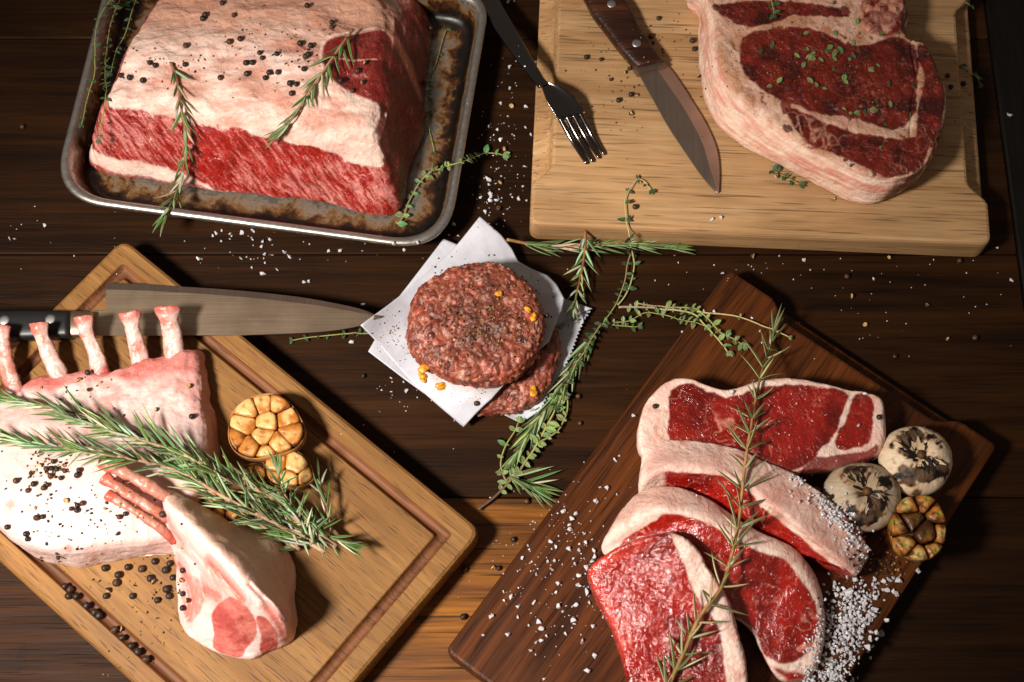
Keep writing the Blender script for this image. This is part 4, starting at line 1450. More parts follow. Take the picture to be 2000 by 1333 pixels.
def garlic_half(label, outline, seeds, zb, h, tilt, browns, seed, group, green=False, center_dark=False):
    oc = catmull(PL(outline, zb + h)[:, :2], 4)
    sd = PL(seeds, zb + h)[:, :2]
    cen = oc.mean(0)
    R = np.sqrt(((oc - cen) ** 2).sum(1)).mean()
    root = thing("garlic_half", label, "garlic", (cen[0], cen[1], zb), group)

    def plane(q, dz):
        return zb + h + dz - (q - cen) @ np.asarray(tilt)
    # papery shell around the cloves
    cs = []
    topz = .74 if green else .90
    ks = .86 if green else 1.0
    for s, zz in ((.45, 0), (.8, .16), (.97, .5), (1.0, .7), (.995, topz), (.975, topz + .02), (.95, topz - .08), (.8, .5)):
        q = cen + (oc - cen) * s * ks
        z = zb + (plane(q, 0) - zb) * zz
        cs.append(np.c_[q, z + fbm(np.c_[q, z] * 120, 2, seed) * .0012])
    V, F = loft(cs)
    sc = mix(np.broadcast_to(lin(176, 124, 70), (len(V), 3)), np.broadcast_to(lin(92, 50, 22), (len(V), 3)), sstep(-.1, .5, fbm(V * 90, 3, seed + 1)))
    part("skin", new_mesh("skin", V, F, M_SKIN, True, sc), root)
    for i in range(len(sd)):
        cell = [q for q in offset2(oc, .0014)]
        for j in range(len(sd)):
            if j == i: continue
            d = sd[j] - sd[i]
            cell = clip_half(cell, (sd[i] + sd[j]) / 2, d / np.linalg.norm(d))
            if len(cell) < 3: break
        if len(cell) < 3: continue
        cell = np.array(cell)
        cc = cell.mean(0)
        c = densify(cell, .0012)
        for _ in range(3):
            c = (np.roll(c, 1, 0) + c * 2 + np.roll(c, -1, 0)) / 4
        if green:
            c = cc + (c - cc) * (.93 + .05 * random.Random(i).random())
        cs = []
        bul = .0034 if green else .0013
        off = (random.Random(seed * 7 + i).random() - .6) * .0035
        for s, dz in ((.55, -.016), (.88, -.008), (.985, -.0028), (.992, -.0012), (.965, -.0002), (.88, bul * .45), (.7, bul * .75), (.5, bul * .92), (.3, bul), (.14, bul * .75), (.05, bul * .6)):
            q = cc + (c - cc) * s
            z = np.maximum(plane(q, dz + off), zb + .001)
            cs.append(np.c_[q, z])
        V, F = loft(cs)
        V[:, 2] += fbm(V * 170, 3, seed + i) * .0012
        rr_ = np.linalg.norm(V[:, :2] - cc, axis=1) / (np.linalg.norm(c - cc, axis=1).mean())
        nz = fbm(V * 130, 4, seed + i + 3)
        edge = sstep(.62, 1.0, rr_)
        out = np.linalg.norm(V[:, :2] - cen, axis=1) / R
        b_ = np.clip(browns[i % len(browns)] + .42 * edge + .6 * nz + .25 * sstep(.6, 1.05, out), 0, 1.4)
        c0, c1_, c2_ = lin(216, 176, 112), lin(180, 112, 44), lin(84, 38, 13)
        colr = mix(np.broadcast_to(c0, V.shape), np.broadcast_to(c1_, V.shape), sstep(.15, .7, b_))
        colr = mix(colr, np.broadcast_to(c2_, V.shape), sstep(.75, 1.25, b_))
        if green:
            colr = mix(colr, np.broadcast_to(lin(122, 128, 40), V.shape), sstep(.42, .2, rr_) * .8)
            colr = mix(colr, np.broadcast_to(lin(40, 22, 10), V.shape), sstep(.62, .25, out + .3 * nz) * .8)
            colr = mix(colr, np.broadcast_to(lin(58, 32, 12), V.shape), sstep(-.05, .25, fbm(V * 230 + 3, 4, seed + i)) * .85 * sstep(.25, .55, rr_))
        else:
            colr = mix(colr, np.broadcast_to(lin(160, 92, 26), V.shape), sstep(.22, .1, rr_) * .6)
        part("clove", new_mesh("clove", V, F, M_CLOVE, True, colr), root)
    return root


def circ(cx, cy, rx, ry, n=14, ph=0.0, wob=.04):
    return [(cx + rx * (1 + wob * math.sin(3 * t + ph)) * math.cos(t), cy + ry * (1 + wob * math.cos(2 * t + ph)) * math.sin(t)) for t in [2 * math.pi * i / n for i in range(n)]]


GG = "roasted garlic halves beside the lamb"
garlic_half("large roasted garlic half with golden cloves beside the lamb rack", [(452, 800), (480, 775), (512, 764), (545, 768), (572, 790), (592, 825), (595, 850), (582, 872), (555, 886), (520, 894), (488, 896), (460, 884), (446, 862), (444, 830)],
            [(485, 798), (511, 788), (544, 786), (521, 823), (558, 815), (477, 827), (567, 845), (514, 852), (543, 866), (458, 858), (488, 874), (520, 886)], ZB, .030, (.0, .12), [.05, .3, .3, .1, .35, .25, .45, .2, .2, .55, .35, .3], 171, GG)
garlic_half("small roasted garlic half partly covered by the rosemary bunch", [(518, 888), (540, 876), (570, 876), (596, 890), (610, 916), (612, 936), (590, 950), (556, 952), (528, 944), (514, 918)],
            [(537, 902), (578, 902), (604, 934), (560, 940), (528, 936)], ZB, .024, (.0, .15), [.1, .05, .2, .3, .2], 172, GG)
garlic_half("darkly roasted garlic half tucked below the large golden one", [(470, 916), (490, 904), (514, 908), (524, 930), (514, 954), (488, 960), (470, 944)],
            [(482, 922), (508, 922), (496, 946)], ZB, .018, (0, .1), [.5, .45, .6], 173, GG)
garlic_half("roasted garlic pieces hidden between the small rack and rosemary", [(392, 968), (420, 956), (450, 964), (470, 990), (462, 1016), (430, 1020), (402, 1000)],
            [(410, 978), (440, 976), (456, 1002), (424, 1004)], ZB, .030, (0, .1), [.3, .2, .5, .7], 174, GG)
garlic_half("charred garlic half with greenish cloves at the walnut board edge", [(1742, 990), (1768, 966), (1800, 960), (1832, 968), (1848, 1000), (1853, 1040), (1842, 1076), (1816, 1098), (1786, 1100), (1756, 1088), (1738, 1056), (1736, 1020)],
            [(1776, 984), (1810, 976), (1836, 1000), (1842, 1042), (1826, 1080), (1792, 1090), (1764, 1066), (1754, 1028), (1782, 1016), (1808, 1040)], ZW, .030, (.02, .18), [.45, .5, .5, .35, .2, .1, .3, .55, .85, .9], 175, "garlic on the walnut board", True)


def garlic_bulb(label, cx, cy, rx, z0, hh, char, seed, lobes, shade=1.0):
    c = P(cx, cy, z0 + hh * .45)
    nu, nv_ = 120, 70
    V = []
    for j in range(nv_ + 1):
        ph = math.pi * j / nv_
        for i in range(nu):
            th = 2 * math.pi * i / nu
            r = math.sin(ph) ** .8
            lb = 1 + .016 * abs(math.sin(lobes * th / 2 + .9 * math.sin(2 * th))) * math.sin(ph) ** 2 + .02 * math.sin(2 * th + seed) + .015 * math.sin(3 * th)
            z = .5 - .5 * math.cos(ph)
            zz = z0 + hh * z
            if z > .86: zz -= hh * .10 * sstep(.5, 0, np.array(r)) 
            V.append([c[0] + rx * r * lb * math.cos(th), c[1] + rx * r * lb * .95 * math.sin(th), zz])
    V = np.array(V)
    F = []
    for j in range(nv_):
        for i in range(nu):
            i2 = (i + 1) % nu
            F.append((j * nu + i, j * nu + i2, (j + 1) * nu + i2, (j + 1) * nu + i))
    th = np.arctan2(V[:, 1] - c[1], V[:, 0] - c[0])
    rel = (V[:, 2] - z0) / hh
    rad = np.linalg.norm(V[:, :2] - c[:2], axis=1) / rx
    stri = fbm(np.stack([np.cos(th) * 26, np.sin(th) * 26, rad * 2.4], -1), 4, seed)
    V[:, 2] += stri * .0008 + fbm(V * 110, 3, seed + 8) * .0012
    nz = fbm(np.stack([V[:, 0] * 90, V[:, 1] * 90, V[:, 2] * 60], -1), 4, seed + 1)
    nd = .6 * fbm(V * 62, 4, seed + 2) + .5 * fbm(np.stack([np.cos(th) * 5, np.sin(th) * 5, rad * 5], -1), 4, seed + 2)
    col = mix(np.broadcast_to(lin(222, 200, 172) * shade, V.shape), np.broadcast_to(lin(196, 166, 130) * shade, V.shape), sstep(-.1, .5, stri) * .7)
    ch = sstep(.02, .10, nd * .8 + nz * .7 + char - .55 * sstep(.55, 1.0, rad) - .3 * sstep(.55, .2, rel))
    brn = sstep(-.16, .06, nd * .8 + nz * .7 + char - .55 * sstep(.5, 1.0, rad) - .3 * sstep(.55, .2, rel))
    col = mix(col, np.broadcast_to(lin(150, 92, 40), V.shape), brn * .7)
    col = mix(col, np.broadcast_to(lin(20, 14, 10), V.shape), ch * (.75 + .25 * sstep(-.2, .2, fbm(V * 160, 3, seed + 12))))
    V[:, 2] -= ch * .0008
    root = thing("garlic_bulb", label, "garlic", (c[0], c[1], z0), "garlic on the walnut board")
    part("bulb", new_mesh("bulb", V, F, M_SKIN, True, col), root)
    # torn papery flakes round the crown and the stub of the stalk
    fv, ff, fc = [], [], []
    rg = np.random.default_rng(seed)
    top = np.array([c[0], c[1], z0 + hh * .93])
    for q in range(30):
        a = rg.uniform(0, 2 * math.pi); l_ = rg.uniform(.005, .015); w_ = rg.uniform(.0012, .0042)
        r0 = rg.uniform(.002, .007)
        d = np.array([math.cos(a), math.sin(a), 0]); s = np.array([-d[1], d[0], 0])
        b0 = top + d * r0 + np.array([0, 0, rg.uniform(-.001, .0005)])
        pts = [b0 - s * w_ * .5, b0 + s * w_ * .5, b0 + d * l_ * .6 + s * w_ * .6 + np.array([0, 0, .0018]), b0 + d * l_ + np.array([0, 0, rg.uniform(-.001, .003)]), b0 + d * l_ * .6 - s * w_ * .5 + np.array([0, 0, .0012])]
        k0 = len(fv); fv += pts; ff.append(tuple(range(k0, k0 + 5)))
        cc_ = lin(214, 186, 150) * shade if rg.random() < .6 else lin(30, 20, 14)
        fc += [cc_] * 5
    o = part("skin_flakes", new_mesh("skin_flakes", np.array(fv), ff, M_SKIN, False, np.array(fc)), root)
    sm = o.modifiers.new("t", 'SOLIDIFY'); sm.thickness = .0003
    V, F = tube(np.array([top + [0, 0, -.004], top + [0, 0, .0005], top + [.0006, 0, .003]]), [.0042, .0036, .0022], 12)
    part("stalk_stub", new_mesh("stalk_stub", V, F, M_SKIN, True, np.broadcast_to(lin(96, 60, 34), V.shape)), root)


garlic_bulb("charred whole garlic bulb nearest the walnut board corner", 1786, 902, .0285, ZW, .040, .27, 181, 8)
garlic_bulb("charred garlic bulb in shade behind the salted steak", 1682, 972, .0290, ZW, .040, .22, 184, 8, .58)  # last value darkens the skin colours to paint in the shade

# ================================================================== THINGS THAT LIE ON THE SURFACES BUILT SO FAR
bpy.context.view_layer.update()
DG = bpy.context.evaluated_depsgraph_get()


def hit(px, py):
    """surface point and normal below photograph position (px, py)."""
    d = P(px, py, 0.0) - CAM
    ok, loc, nor, idx, ob, mx = SC.ray_cast(DG, Vector(CAM), Vector(d).normalized())
    if not ok:
        return Vector(P(px, py, 0.0)), Vector((0, 0, 1)), None
    return loc, nor, ob


def drop(x, y):
    """surface point straight below (x, y)."""
    ok, loc, nor, idx, ob, mx = SC.ray_cast(DG, Vector((x, y, .5)), Vector((0, 0, -1)))
    return (loc, nor) if ok else (Vector((x, y, 0)), Vector((0, 0, 1)))


# ------------------------------------------------------------------ herbs
M_NEEDLE = vcol_mat("rosemary_needle", .38, .45, .2, 600, .0003, .2)
M_THYME = vcol_mat("thyme_leaf", .5, .35, .2, 700, .0003, .2)
M_STEM = vcol_mat("herb_stem", .6, .3, .4, 500, .0004, .25)


def needle_mesh(name, Ln, Wd, curve, top, under, seed):
    """slender folded leaf along +Y with a groove and pale rolled edges."""
    ns = 8
    V, F, C = [], [], []
    for i in range(ns + 1):
        t = i / ns
        w_ = Wd * (0.35 + .65 * math.sin(math.pi * min(1, t * 1.05 + .12)) ** .6) * (1 if t < .85 else (1 - t) / .15 * .9 + .1)
        y = Ln * t; z = curve * Ln * t * t
        for x, dz, c in ((-.5, 0, under), (-.22, .22, top), (0, .05, top * .55), (.22, .22, top), (.5, 0, under), (0, -.25, under * .8)):
            V.append((x * w_, y, z + dz * w_)); C.append(c)
    for i in range(ns):
        for k in range(6):
            a = i * 6 + k; b = i * 6 + (k + 1) % 6
            F.append((a, b, b + 6, a + 6))
    F.append((5, 4, 3, 2, 1, 0)); e = ns * 6; F.append(tuple(range(e, e + 6)))
    return new_mesh(name, np.array(V), F, M_NEEDLE, True, np.array(C))


G_TOP, G_UND = lin(46, 82, 34), lin(150, 168, 120)
NEEDLES = []
for i in range(10):
    r_ = random.Random(i)
    tp_ = lin(60 + 44 * r_.random(), 86 + 36 * r_.random(), 38 + 20 * r_.random())
    un_ = lin(150 + 50 * r_.random(), 168 + 40 * r_.random(), 118 + 50 * r_.random())
    NEEDLES.append(needle_mesh("needle", .020, .0019 + .0006 * r_.random(), r_.uniform(-.35, .4), tp_, un_, i))
DRY = []
for i in range(5):
    r_ = random.Random(50 + i)
    DRY.append(needle_mesh("needle", .020, .0017 + .0004 * r_.random(), r_.uniform(-.5, .7), lin(76 + 24 * r_.random(), 92, 44), lin(184, 180, 132), i))


def leaf_mesh(name, Ln, Wd, cup, c_top, c_edge):
    ns = 6
    V, F, C = [], [], []
    for i in range(ns + 1):
        t = i / ns
        w_ = Wd * max(.08, math.sin(math.pi * min(1, .06 + .94 * t)) ** .8)
        z = -cup * Ln * (t - .2) ** 2
        for x, dz, c in ((-.5, .22, c_edge), (-.25, .05, c_top), (0, -.04, c_top * 1.25), (.25, .05, c_top), (.5, .22, c_edge)):
            V.append((x * w_, Ln * t, z + dz * w_)); C.append(c)
    for i in range(ns):
        for k in range(4):
            a = i * 5 + k
            F.append((a, a + 1, a + 6, a + 5))
    n0 = len(V)
    V += [(v_[0] * .96, v_[1], v_[2] - .00025) for v_ in V]; C += [c * .9 for c in C]
    F += [tuple(n0 + q for q in reversed(f_)) for f_ in F[:]]
    for i in range(ns):
        F.append((i * 5, (i + 1) * 5, n0 + (i + 1) * 5, n0 + i * 5)); F.append((i * 5 + 4, n0 + i * 5 + 4, n0 + (i + 1) * 5 + 4, (i + 1) * 5 + 4))
    return new_mesh(name, np.array(V), F, M_THYME, True, np.array(C))


LEAVES = []
for i in range(8):
    r_ = random.Random(100 + i)
    LEAVES.append(leaf_mesh("leaf", .0058, .0030 + .0008 * r_.random(), r_.uniform(-.4, .6), lin(72 + 46 * r_.random(), 96 + 44 * r_.random(), 52 + 34 * r_.random()), lin(138, 152, 108)))
LEAVES_D = []
for i in range(5):
    r_ = random.Random(200 + i)
    LEAVES_D.append(leaf_mesh("leaf", .0054, .0024 + .0006 * r_.random(), r_.uniform(-.4, .6), lin(38 + 24 * r_.random(), 66 + 30 * r_.random(), 32 + 20 * r_.random()), lin(92, 116, 74)))


def stem_path(pts, lift, step):
    """pts: (px,py[,extra lift]) -> smooth path resting on what lies below."""
    p2 = catmull(np.array([q[:2] for q in pts], float), 8, False)
    ex = np.interp(np.linspace(0, 1, len(p2)), np.linspace(0, 1, len(pts)), [q[2] if len(q) > 2 else 0.0 for q in pts])
    w3 = []
    for (x, y), e in zip(p2, ex):
        loc, nor, ob = hit(x, y)
        w3.append(np.array(loc) + np.array([0, 0, lift + e]))
    w3 = np.array(w3)
    # a stiff stem does not follow every dip: take the upper envelope, then smooth
    z = w3[:, 2].copy()
    n = len(z)
    zz = np.array([z[max(0, i - 5):i + 6].max() for i in range(n)])
    ker = np.ones(9) / 9
    zz = np.convolve(np.pad(zz, 4, 'edge'), ker, 'valid')
    zz = np.maximum(zz, z)
    zz = np.convolve(np.pad(zz, 2, 'edge'), np.ones(5) / 5, 'valid')
    dz = zz - w3[:, 2]
    # keep the picture position while lifting: slide along the sight line
    for i in range(n):
        d = CAM - w3[i]
        w3[i] = w3[i] + d * (dz[i] / d[2])
    return resample(w3, step)


def put(me, root, name, pos, ydir, updir, sc):
    y = Vector(ydir).normalized()
    x = y.cross(Vector(updir)).normalized()
    z = x.cross(y)
    s = sc if hasattr(sc, '__len__') else (sc, sc, sc)
    M = Matrix(((x[0] * s[0], y[0] * s[1], z[0] * s[2], pos[0]), (x[1] * s[0], y[1] * s[1], z[1] * s[2], pos[1]), (x[2] * s[0], y[2] * s[1], z[2] * s[2], pos[2]), (0, 0, 0, 1)))
    o = bpy.data.objects.new(name, me)
    COL.objects.link(o)
    o.parent = root
    o.matrix_basis = Matrix.Translation(-Vector(root.location)) @ M
    return o


def rosemary(label, pts, lift=.004, seed=0, length=1.0, spacing=.0042, spread=(25, 55), whorl=3, stem_r=.0011, bare=(0.0, 0.0), dry=False, group=None, tipfan=True, stemcol=None, vert=.35):
    """pts run from the cut end to the growing tip."""
    path = stem_path(pts, lift, .002)
    r_ = random.Random(seed)
    root = thing("rosemary_sprig", label, "rosemary", tuple(path[0]), group)
    rad = np.linspace(stem_r, stem_r * .45, len(path))
    V, F = tube(path, rad, 8)
    nz = fbm(V * 200, 3, seed)
    cA, cB = (lin(150, 118, 84), lin(104, 82, 50)) if stemcol is None else stemcol
    tt = np.repeat(np.linspace(0, 1, len(path)), 8)
    cc = mix(mix(np.broadcast_to(cA, V.shape), np.broadcast_to(cB, V.shape), sstep(-.2, .3, nz)), np.broadcast_to(lin(96, 116, 60), V.shape), sstep(.6, 1.0, tt))
    part("stem", new_mesh("stem", V, F, M_STEM, True, cc), root)
    n = len(path)
    tot = n * .002
    s = tot * bare[0]
    ph = r_.uniform(0, 6)
    pool = DRY if dry else NEEDLES
    while s < tot * (1 - bare[1]):
        t = s / tot
        i = min(int(t * (n - 1)), n - 2)
        T = path[i + 1] - path[i]; T /= np.linalg.norm(T)
        side = np.cross(T, [0, 0, 1]); side /= np.linalg.norm(side) + 1e-9
        upv = np.cross(side, T)
        for k in range(whorl):
            a = ph + 2 * math.pi * k / whorl + r_.uniform(-.35, .35)
            lat = math.cos(a); ver = max(math.sin(a) * vert + .12, -.04 if lift < .006 else -.25)
            out = side * lat + upv * ver
            an = math.radians(r_.uniform(*spread)) * (1 - .55 * sstep(.8, 1.0, np.array(t)))
            d = T * math.cos(an) + out / (np.linalg.norm(out) + 1e-9) * math.sin(an)
            if r_.random() < .12: continue
            l_ = length * r_.uniform(.5, 1.2) * (1 - .35 * float(sstep(.85, 1.0, np.array(t))))
            put(r_.choice(pool), root, "needle", path[i] + out * rad[i] * .5, d, (upv + side * r_.uniform(-.6, .6)) * (-1 if r_.random() < .3 else 1), (1.0 * r_.uniform(.85, 1.15), l_, 1.0))
        ph += 1.1
        s += spacing * r_.uniform(.8, 1.2)
    if tipfan:
        T = path[-1] - path[-4]; T /= np.linalg.norm(T)
        side = np.cross(T, [0, 0, 1]); side /= np.linalg.norm(side)
        for k in range(5):
            d = T + side * (k - 2) * .16 + np.array([0, 0, r_.uniform(-.02, .12)])
            put(r_.choice(pool), root, "needle", path[-2], d, (0, 0, 1), (1, length * r_.uniform(.7, 1.0), 1))
    return root


def thyme(label, pts, lift=.0022, seed=0, size=1.0, spacing=.0062, dark=False, group=None, bare=(0, 0), stem_r=.0006, tuft=2, stemcol=None, jitter=.4):
    path = stem_path(pts, lift, .0016)
    r_ = random.Random(seed)
    # the slight zigzag of a thyme stem
    path = path + np.stack([fbm(path * 60, 2, seed), fbm(path * 60, 2, seed + 1), np.zeros(len(path))], -1) * .0012
    root = thing("thyme_sprig", label, "thyme", tuple(path[0]), group)
    V, F = tube(path, np.linspace(stem_r, stem_r * .6, len(path)), 6)
    tt = np.repeat(np.linspace(0, 1, len(path)), 6)
    c0, c1_ = stemcol if stemcol else (lin(150, 128, 90), lin(150, 158, 84))
    part("stem", new_mesh("stem", V, F, M_STEM, True, mix(np.broadcast_to(c0, V.shape), np.broadcast_to(c1_, V.shape), sstep(.1, .7, tt))), root)
    pool = LEAVES_D if dark else LEAVES
    n = len(path); tot = n * .0016
    s = tot * bare[0] + .001
    flip = 0
    while s < tot * (1 - bare[1]):
        i = min(int(s / tot * (n - 1)), n - 2)
        T = path[i + 1] - path[i]; T /= np.linalg.norm(T)
        side = np.cross(T, [0, 0, 1]); side /= np.linalg.norm(side) + 1e-9
        upv = np.cross(side, T)
        for k in range(tuft):
            for sg in (-1, 1):
                if r_.random() < .28: continue
                v_ = r_.uniform(-.05, .7) + (.35 if flip else 0)
                d = side * sg * r_.uniform(.55, 1.0) + T * r_.uniform(-.15, .65) + upv * v_ * .6
                sz = size * r_.uniform(.4, 1.25) * (1 if k == 0 else .65)
                put(r_.choice(pool), root, "leaf", path[i], d, upv + side * r_.uniform(-jitter, jitter) * 2, sz)
        flip ^= 1
        s += spacing * r_.uniform(.8, 2.0)
    T = path[-1] - path[-3]; T /= np.linalg.norm(T)
    side = np.cross(T, [0, 0, 1])
    for k in range(4):
        put(r_.choice(pool), root, "leaf", path[-1], T + side * (k - 1.5) * .5 + np.array([0, 0, .2]), (0, 0, 1), size * r_.uniform(.6, 1))
    return root


# rosemary
rosemary("rosemary sprig draped over the left front of the beef roast", [(335, 126), (346, 156), (353, 195), (358, 232), (366, 270), (362, 310), (355, 356), (341, 388), (325, 420)], .0025, 1, 1.15, .0120, (12, 34), 3, .0012, (.06, 0), False, None, True, (lin(150, 104, 72), lin(120, 84, 54)), .5)
rosemary("rosemary sprig on the right of the roast fat cap", [(690, 62), (668, 92), (640, 132), (612, 172), (588, 212), (566, 244), (550, 258)], .003, 2, 1.25, .0105, (14, 48), 3, .0013, (.1, 0), False, None, True, (lin(170, 138, 104), lin(140, 104, 72)), .5)
rosemary("rosemary sprig lying along the front of the beech board", [(990, 474), (1060, 486), (1130, 487), (1200, 481), (1260, 483), (1310, 488)], .006, 3, 1.3, .0062, (8, 24), 3, .0014, (.12, 0), False, None, True, (lin(166, 120, 74), lin(130, 92, 56)), .5)
rosemary("short rosemary stem beside the zigzag paper corner", [(1142, 462, .002), (1141, 500), (1134, 545), (1124, 590), (1122, 620)], .010, 4, 1.0, .0085, (15, 50), 3, .0016, (.1, .0), False, None, False, (lin(140, 92, 54), lin(110, 74, 44)), .5)
rosemary("rosemary sprig running down beside the zigzag paper edge", [(1160, 655), (1128, 705), (1096, 760), (1064, 805), (1036, 845), (1010, 890)], .005, 5, 1.35, .0056, (6, 24), 3, .0012, (.0, 0), False, None, True, None, .5)
rosemary("rosemary tuft at the lower end of the herb trail", [(996, 934), (1016, 942), (1040, 954)], .005, 6, 1.5, .005, (10, 48), 3, .001, (0, 0), False, None, True, None, .4)
RB = "rosemary sprigs bundled across the lamb"
BS = (lin(184, 148, 122), lin(150, 108, 84))
rosemary("rosemary sprig at the top of the bunch across the lamb", [(690, 1070, .006), (600, 1016, .006), (480, 950, .008), (370, 892), (262, 848), (152, 812), (60, 792), (20, 784)], .006, 7, 1.6, .0066, (10, 36), 3, .0018, (.04, 0), False, RB, True, BS, .6)
rosemary("rosemary sprig at the lower left of the bunch across the lamb", [(640, 1088, .010), (560, 1040, .008), (450, 984, .010), (370, 936, .006), (290, 908), (200, 892), (110, 878), (40, 866)], .008, 8, 1.6, .0066, (10, 36), 3, .0018, (.04, 0), False, RB, True, BS, .6)
rosemary("rosemary sprig in the middle of the bunch over the lamb", [(664, 1080, .014), (560, 1012, .014), (470, 960, .016), (380, 908, .012), (300, 878, .010), (220, 852, .008), (150, 830, .006)], .010, 9, 1.5, .0066, (10, 40), 3, .0018, (.04, 0), False, RB, True, BS, .6)
rosemary("short rosemary sprig over the small garlic half", [(620, 1076, .016), (588, 1020, .018), (562, 972, .020), (556, 940, .020)], .010, 10, 1.1, .0050, (18, 60), 3, .0012, (0, 0), False, RB, True, BS, .6)
rosemary("rosemary sprig with loose tips at the right end of the bunch", [(520, 1000, .012), (570, 1040, .012), (630, 1056, .012), (680, 1072, .010)], .010, 11, 1.1, .0055, (16, 70), 3, .0012, (0, 0), False, RB, True, BS, .6)
rosemary("slender upright rosemary tip beside the small garlic half", [(650, 1052, .004), (646, 1010, .010), (634, 964, .012), (626, 930, .012)], .006, 12, 1.25, .009, (12, 40), 2, .0008, (.1, 0), False, RB, False, None, .5)
rosemary("rosemary sprig beneath the bunch beside the small lamb rack", [(590, 1080, .006), (520, 1036, .006), (450, 990, .006), (400, 950, .004), (340, 915, .004)], .006, 14, 1.4, .0062, (10, 46), 3, .0016, (.02, 0), False, RB, True, BS, .6)
rosemary("long rosemary sprig laid down across the strip steaks", [(1302, 1345), (1318, 1312), (1338, 1268), (1366, 1206), (1406, 1152), (1428, 1085), (1444, 1000), (1452, 920), (1466, 830), (1482, 746), (1500, 690), (1510, 650)], .005, 13, 1.35, .0150, (30, 68), 4, .0017, (.0, .0), True, None, True, (lin(176, 128, 78), lin(130, 108, 58)), .7)

# thyme
TL = "thyme sprigs at the left of the roast"
thyme("thyme sprig lying on the left rim of the baking tray", [(232, -14), (196, 40), (188, 100), (186, 150), (172, 200), (163, 246)], .004, 21, 1.0, .0062, True, TL)
thyme("thyme sprig in the tray touching the left side of the roast", [(246, -14), (222, 40), (212, 86), (208, 130), (210, 180), (204, 230), (196, 276)], .004, 22, 1.0, .0062, True, TL)
thyme("short thyme sprig at the upper left corner of the roast", [(276, -14), (258, 40), (246, 78), (230, 110), (220, 150)], .006, 23, 1.0, .0062, True, TL)
thyme("bushy thyme sprig at the top edge of the baking tray", [(214, -20), (224, 10), (236, 26), (250, 8)], .006, 24, 1.1, .0046, True, TL)
thyme("thin thyme sprig in the tray right of the roast", [(870, 62), (860, 98), (852, 128), (838, 154), (840, 200), (838, 240), (841, 268), (848, 298)], .002, 25, .9, .0085, True)
thyme("thyme sprig hanging over the tray rim beside the burger", [(776, 442), (790, 424), (802, 390), (818, 362), (838, 342), (870, 330), (906, 319), (940, 305), (966, 304), (982, 307)], .003, 26, 1.15, .0056, False, None, (0, 0), .0008)
thyme("thyme sprig below the chef's knife tip", [(724, 655), (690, 652), (650, 656), (610, 661), (572, 666)], .002, 27, .95, .0075, True, None, (.1, 0), .0006)
TC = "thyme sprigs trailing round the paper"
thyme("thyme sprig climbing onto the front of the beech board", [(1206, 600), (1226, 570), (1236, 538), (1240, 516), (1232, 484), (1226, 452), (1222, 418), (1219, 394), (1226, 376), (1241, 355), (1256, 356), (1270, 374)], .003, 28, 1.25, .0090, True, TC, (0, 0), .0007, 2, (lin(170, 170, 110), lin(186, 180, 120)))
thyme("thyme sprig left of the board hung below the climbing one", [(1232, 500), (1222, 540), (1210, 580), (1196, 606), (1176, 636), (1156, 660), (1136, 690)], .004, 29, 1.2, .0052, True, TC)
TR = "thyme sprigs pointing at the walnut board"
thyme("thyme sprig bending down onto the walnut board", [(1207, 603), (1250, 604), (1300, 607), (1350, 616), (1374, 636), (1400, 662), (1420, 690)], .003, 30, 1.05, .0056, False, TR, (.08, 0), .0010, 2, (lin(168, 140, 130), lin(172, 168, 110)))
thyme("forked thyme sprig ending in two round leaves on walnut", [(1244, 598), (1300, 604), (1352, 606), (1382, 626), (1406, 652), (1428, 665), (1448, 678)], .005, 31, 1.05, .0062, False, TR, (.05, 0), .0008, 2)
thyme("nearly bare thyme stalk arching over the walnut board", [(1360, 612), (1388, 616), (1424, 618), (1458, 627), (1500, 643), (1538, 662)], .004, 32, .7, .024, False, TR, (.1, .1), .0008, 1, (lin(196, 176, 120), lin(196, 176, 120)))
thyme("lower thyme sprig of the group pointing at the walnut board", [(1182, 635), (1226, 630), (1260, 614), (1290, 618), (1322, 626), (1354, 632), (1376, 640)], .003, 33, .95, .0058, False, TR)
thyme("short curled thyme sprig beside the paper corner", [(1180, 634), (1210, 637), (1232, 640), (1246, 640)], .002, 34, .95, .0050, True, TR)
thyme("woody thyme sprig at the lower end of the herb trail", [(934, 998), (966, 974), (994, 944), (1014, 922), (1034, 893), (1055, 858), (1070, 830), (1082, 808), (1092, 776)], .005, 35, 1.45, .0060, False, TC, (.2, 0), .0012, 2, (lin(96, 74, 56), lin(166, 160, 100)))
thyme("thyme sprig at the right side of the herb trail", [(1050, 868), (1076, 854), (1096, 836), (1108, 806), (1106, 770), (1104, 740)], .005, 36, 1.2, .0062, False, TC, (0, 0), .0009)
thyme("thyme sprig left of the herb trail below the paper", [(990, 948), (978, 914), (985, 880), (998, 855), (1014, 828)], .004, 37, 1.2, .0080, False, TC, (0, 0), .0008)
thyme("thyme sprig hugging the zigzag paper edge", [(1172, 640), (1150, 676), (1126, 716), (1104, 762), (1088, 800)], .008, 38, 1.15, .0052, True, TC)
thyme("tiny thyme sprig on top of the ribeye", [(1502, -8), (1508, 12), (1510, 32)], .003, 39, 1.1, .0045, True)
thyme("small thyme sprig peeking out below the ribeye", [(1510, 336), (1536, 348), (1562, 362)], .002, 40, 1.1, .0042, True)
thyme("thyme sprig lying in the ribeye's shadow", [(1876, 130), (1890, 142), (1904, 150), (1912, 166)], .002, 41, 1.2, .0040, True)
thyme("tiny thyme sprig near the top corner of the beech board", [(1884, 8), (1896, 14)], .002, 42, .8, .004, True)

# ------------------------------------------------------------------ pepper, salt, leaf crumbs
import bmesh


def ico(sub=2):
    bm = bmesh.new()
    bmesh.ops.create_icosphere(bm, subdivisions=sub, radius=1.0)
    V = np.array([v_.co[:] for v_ in bm.verts]); F = [tuple(q.index for q in f_.verts) for f_ in bm.faces]
    bm.free()
    return V, F


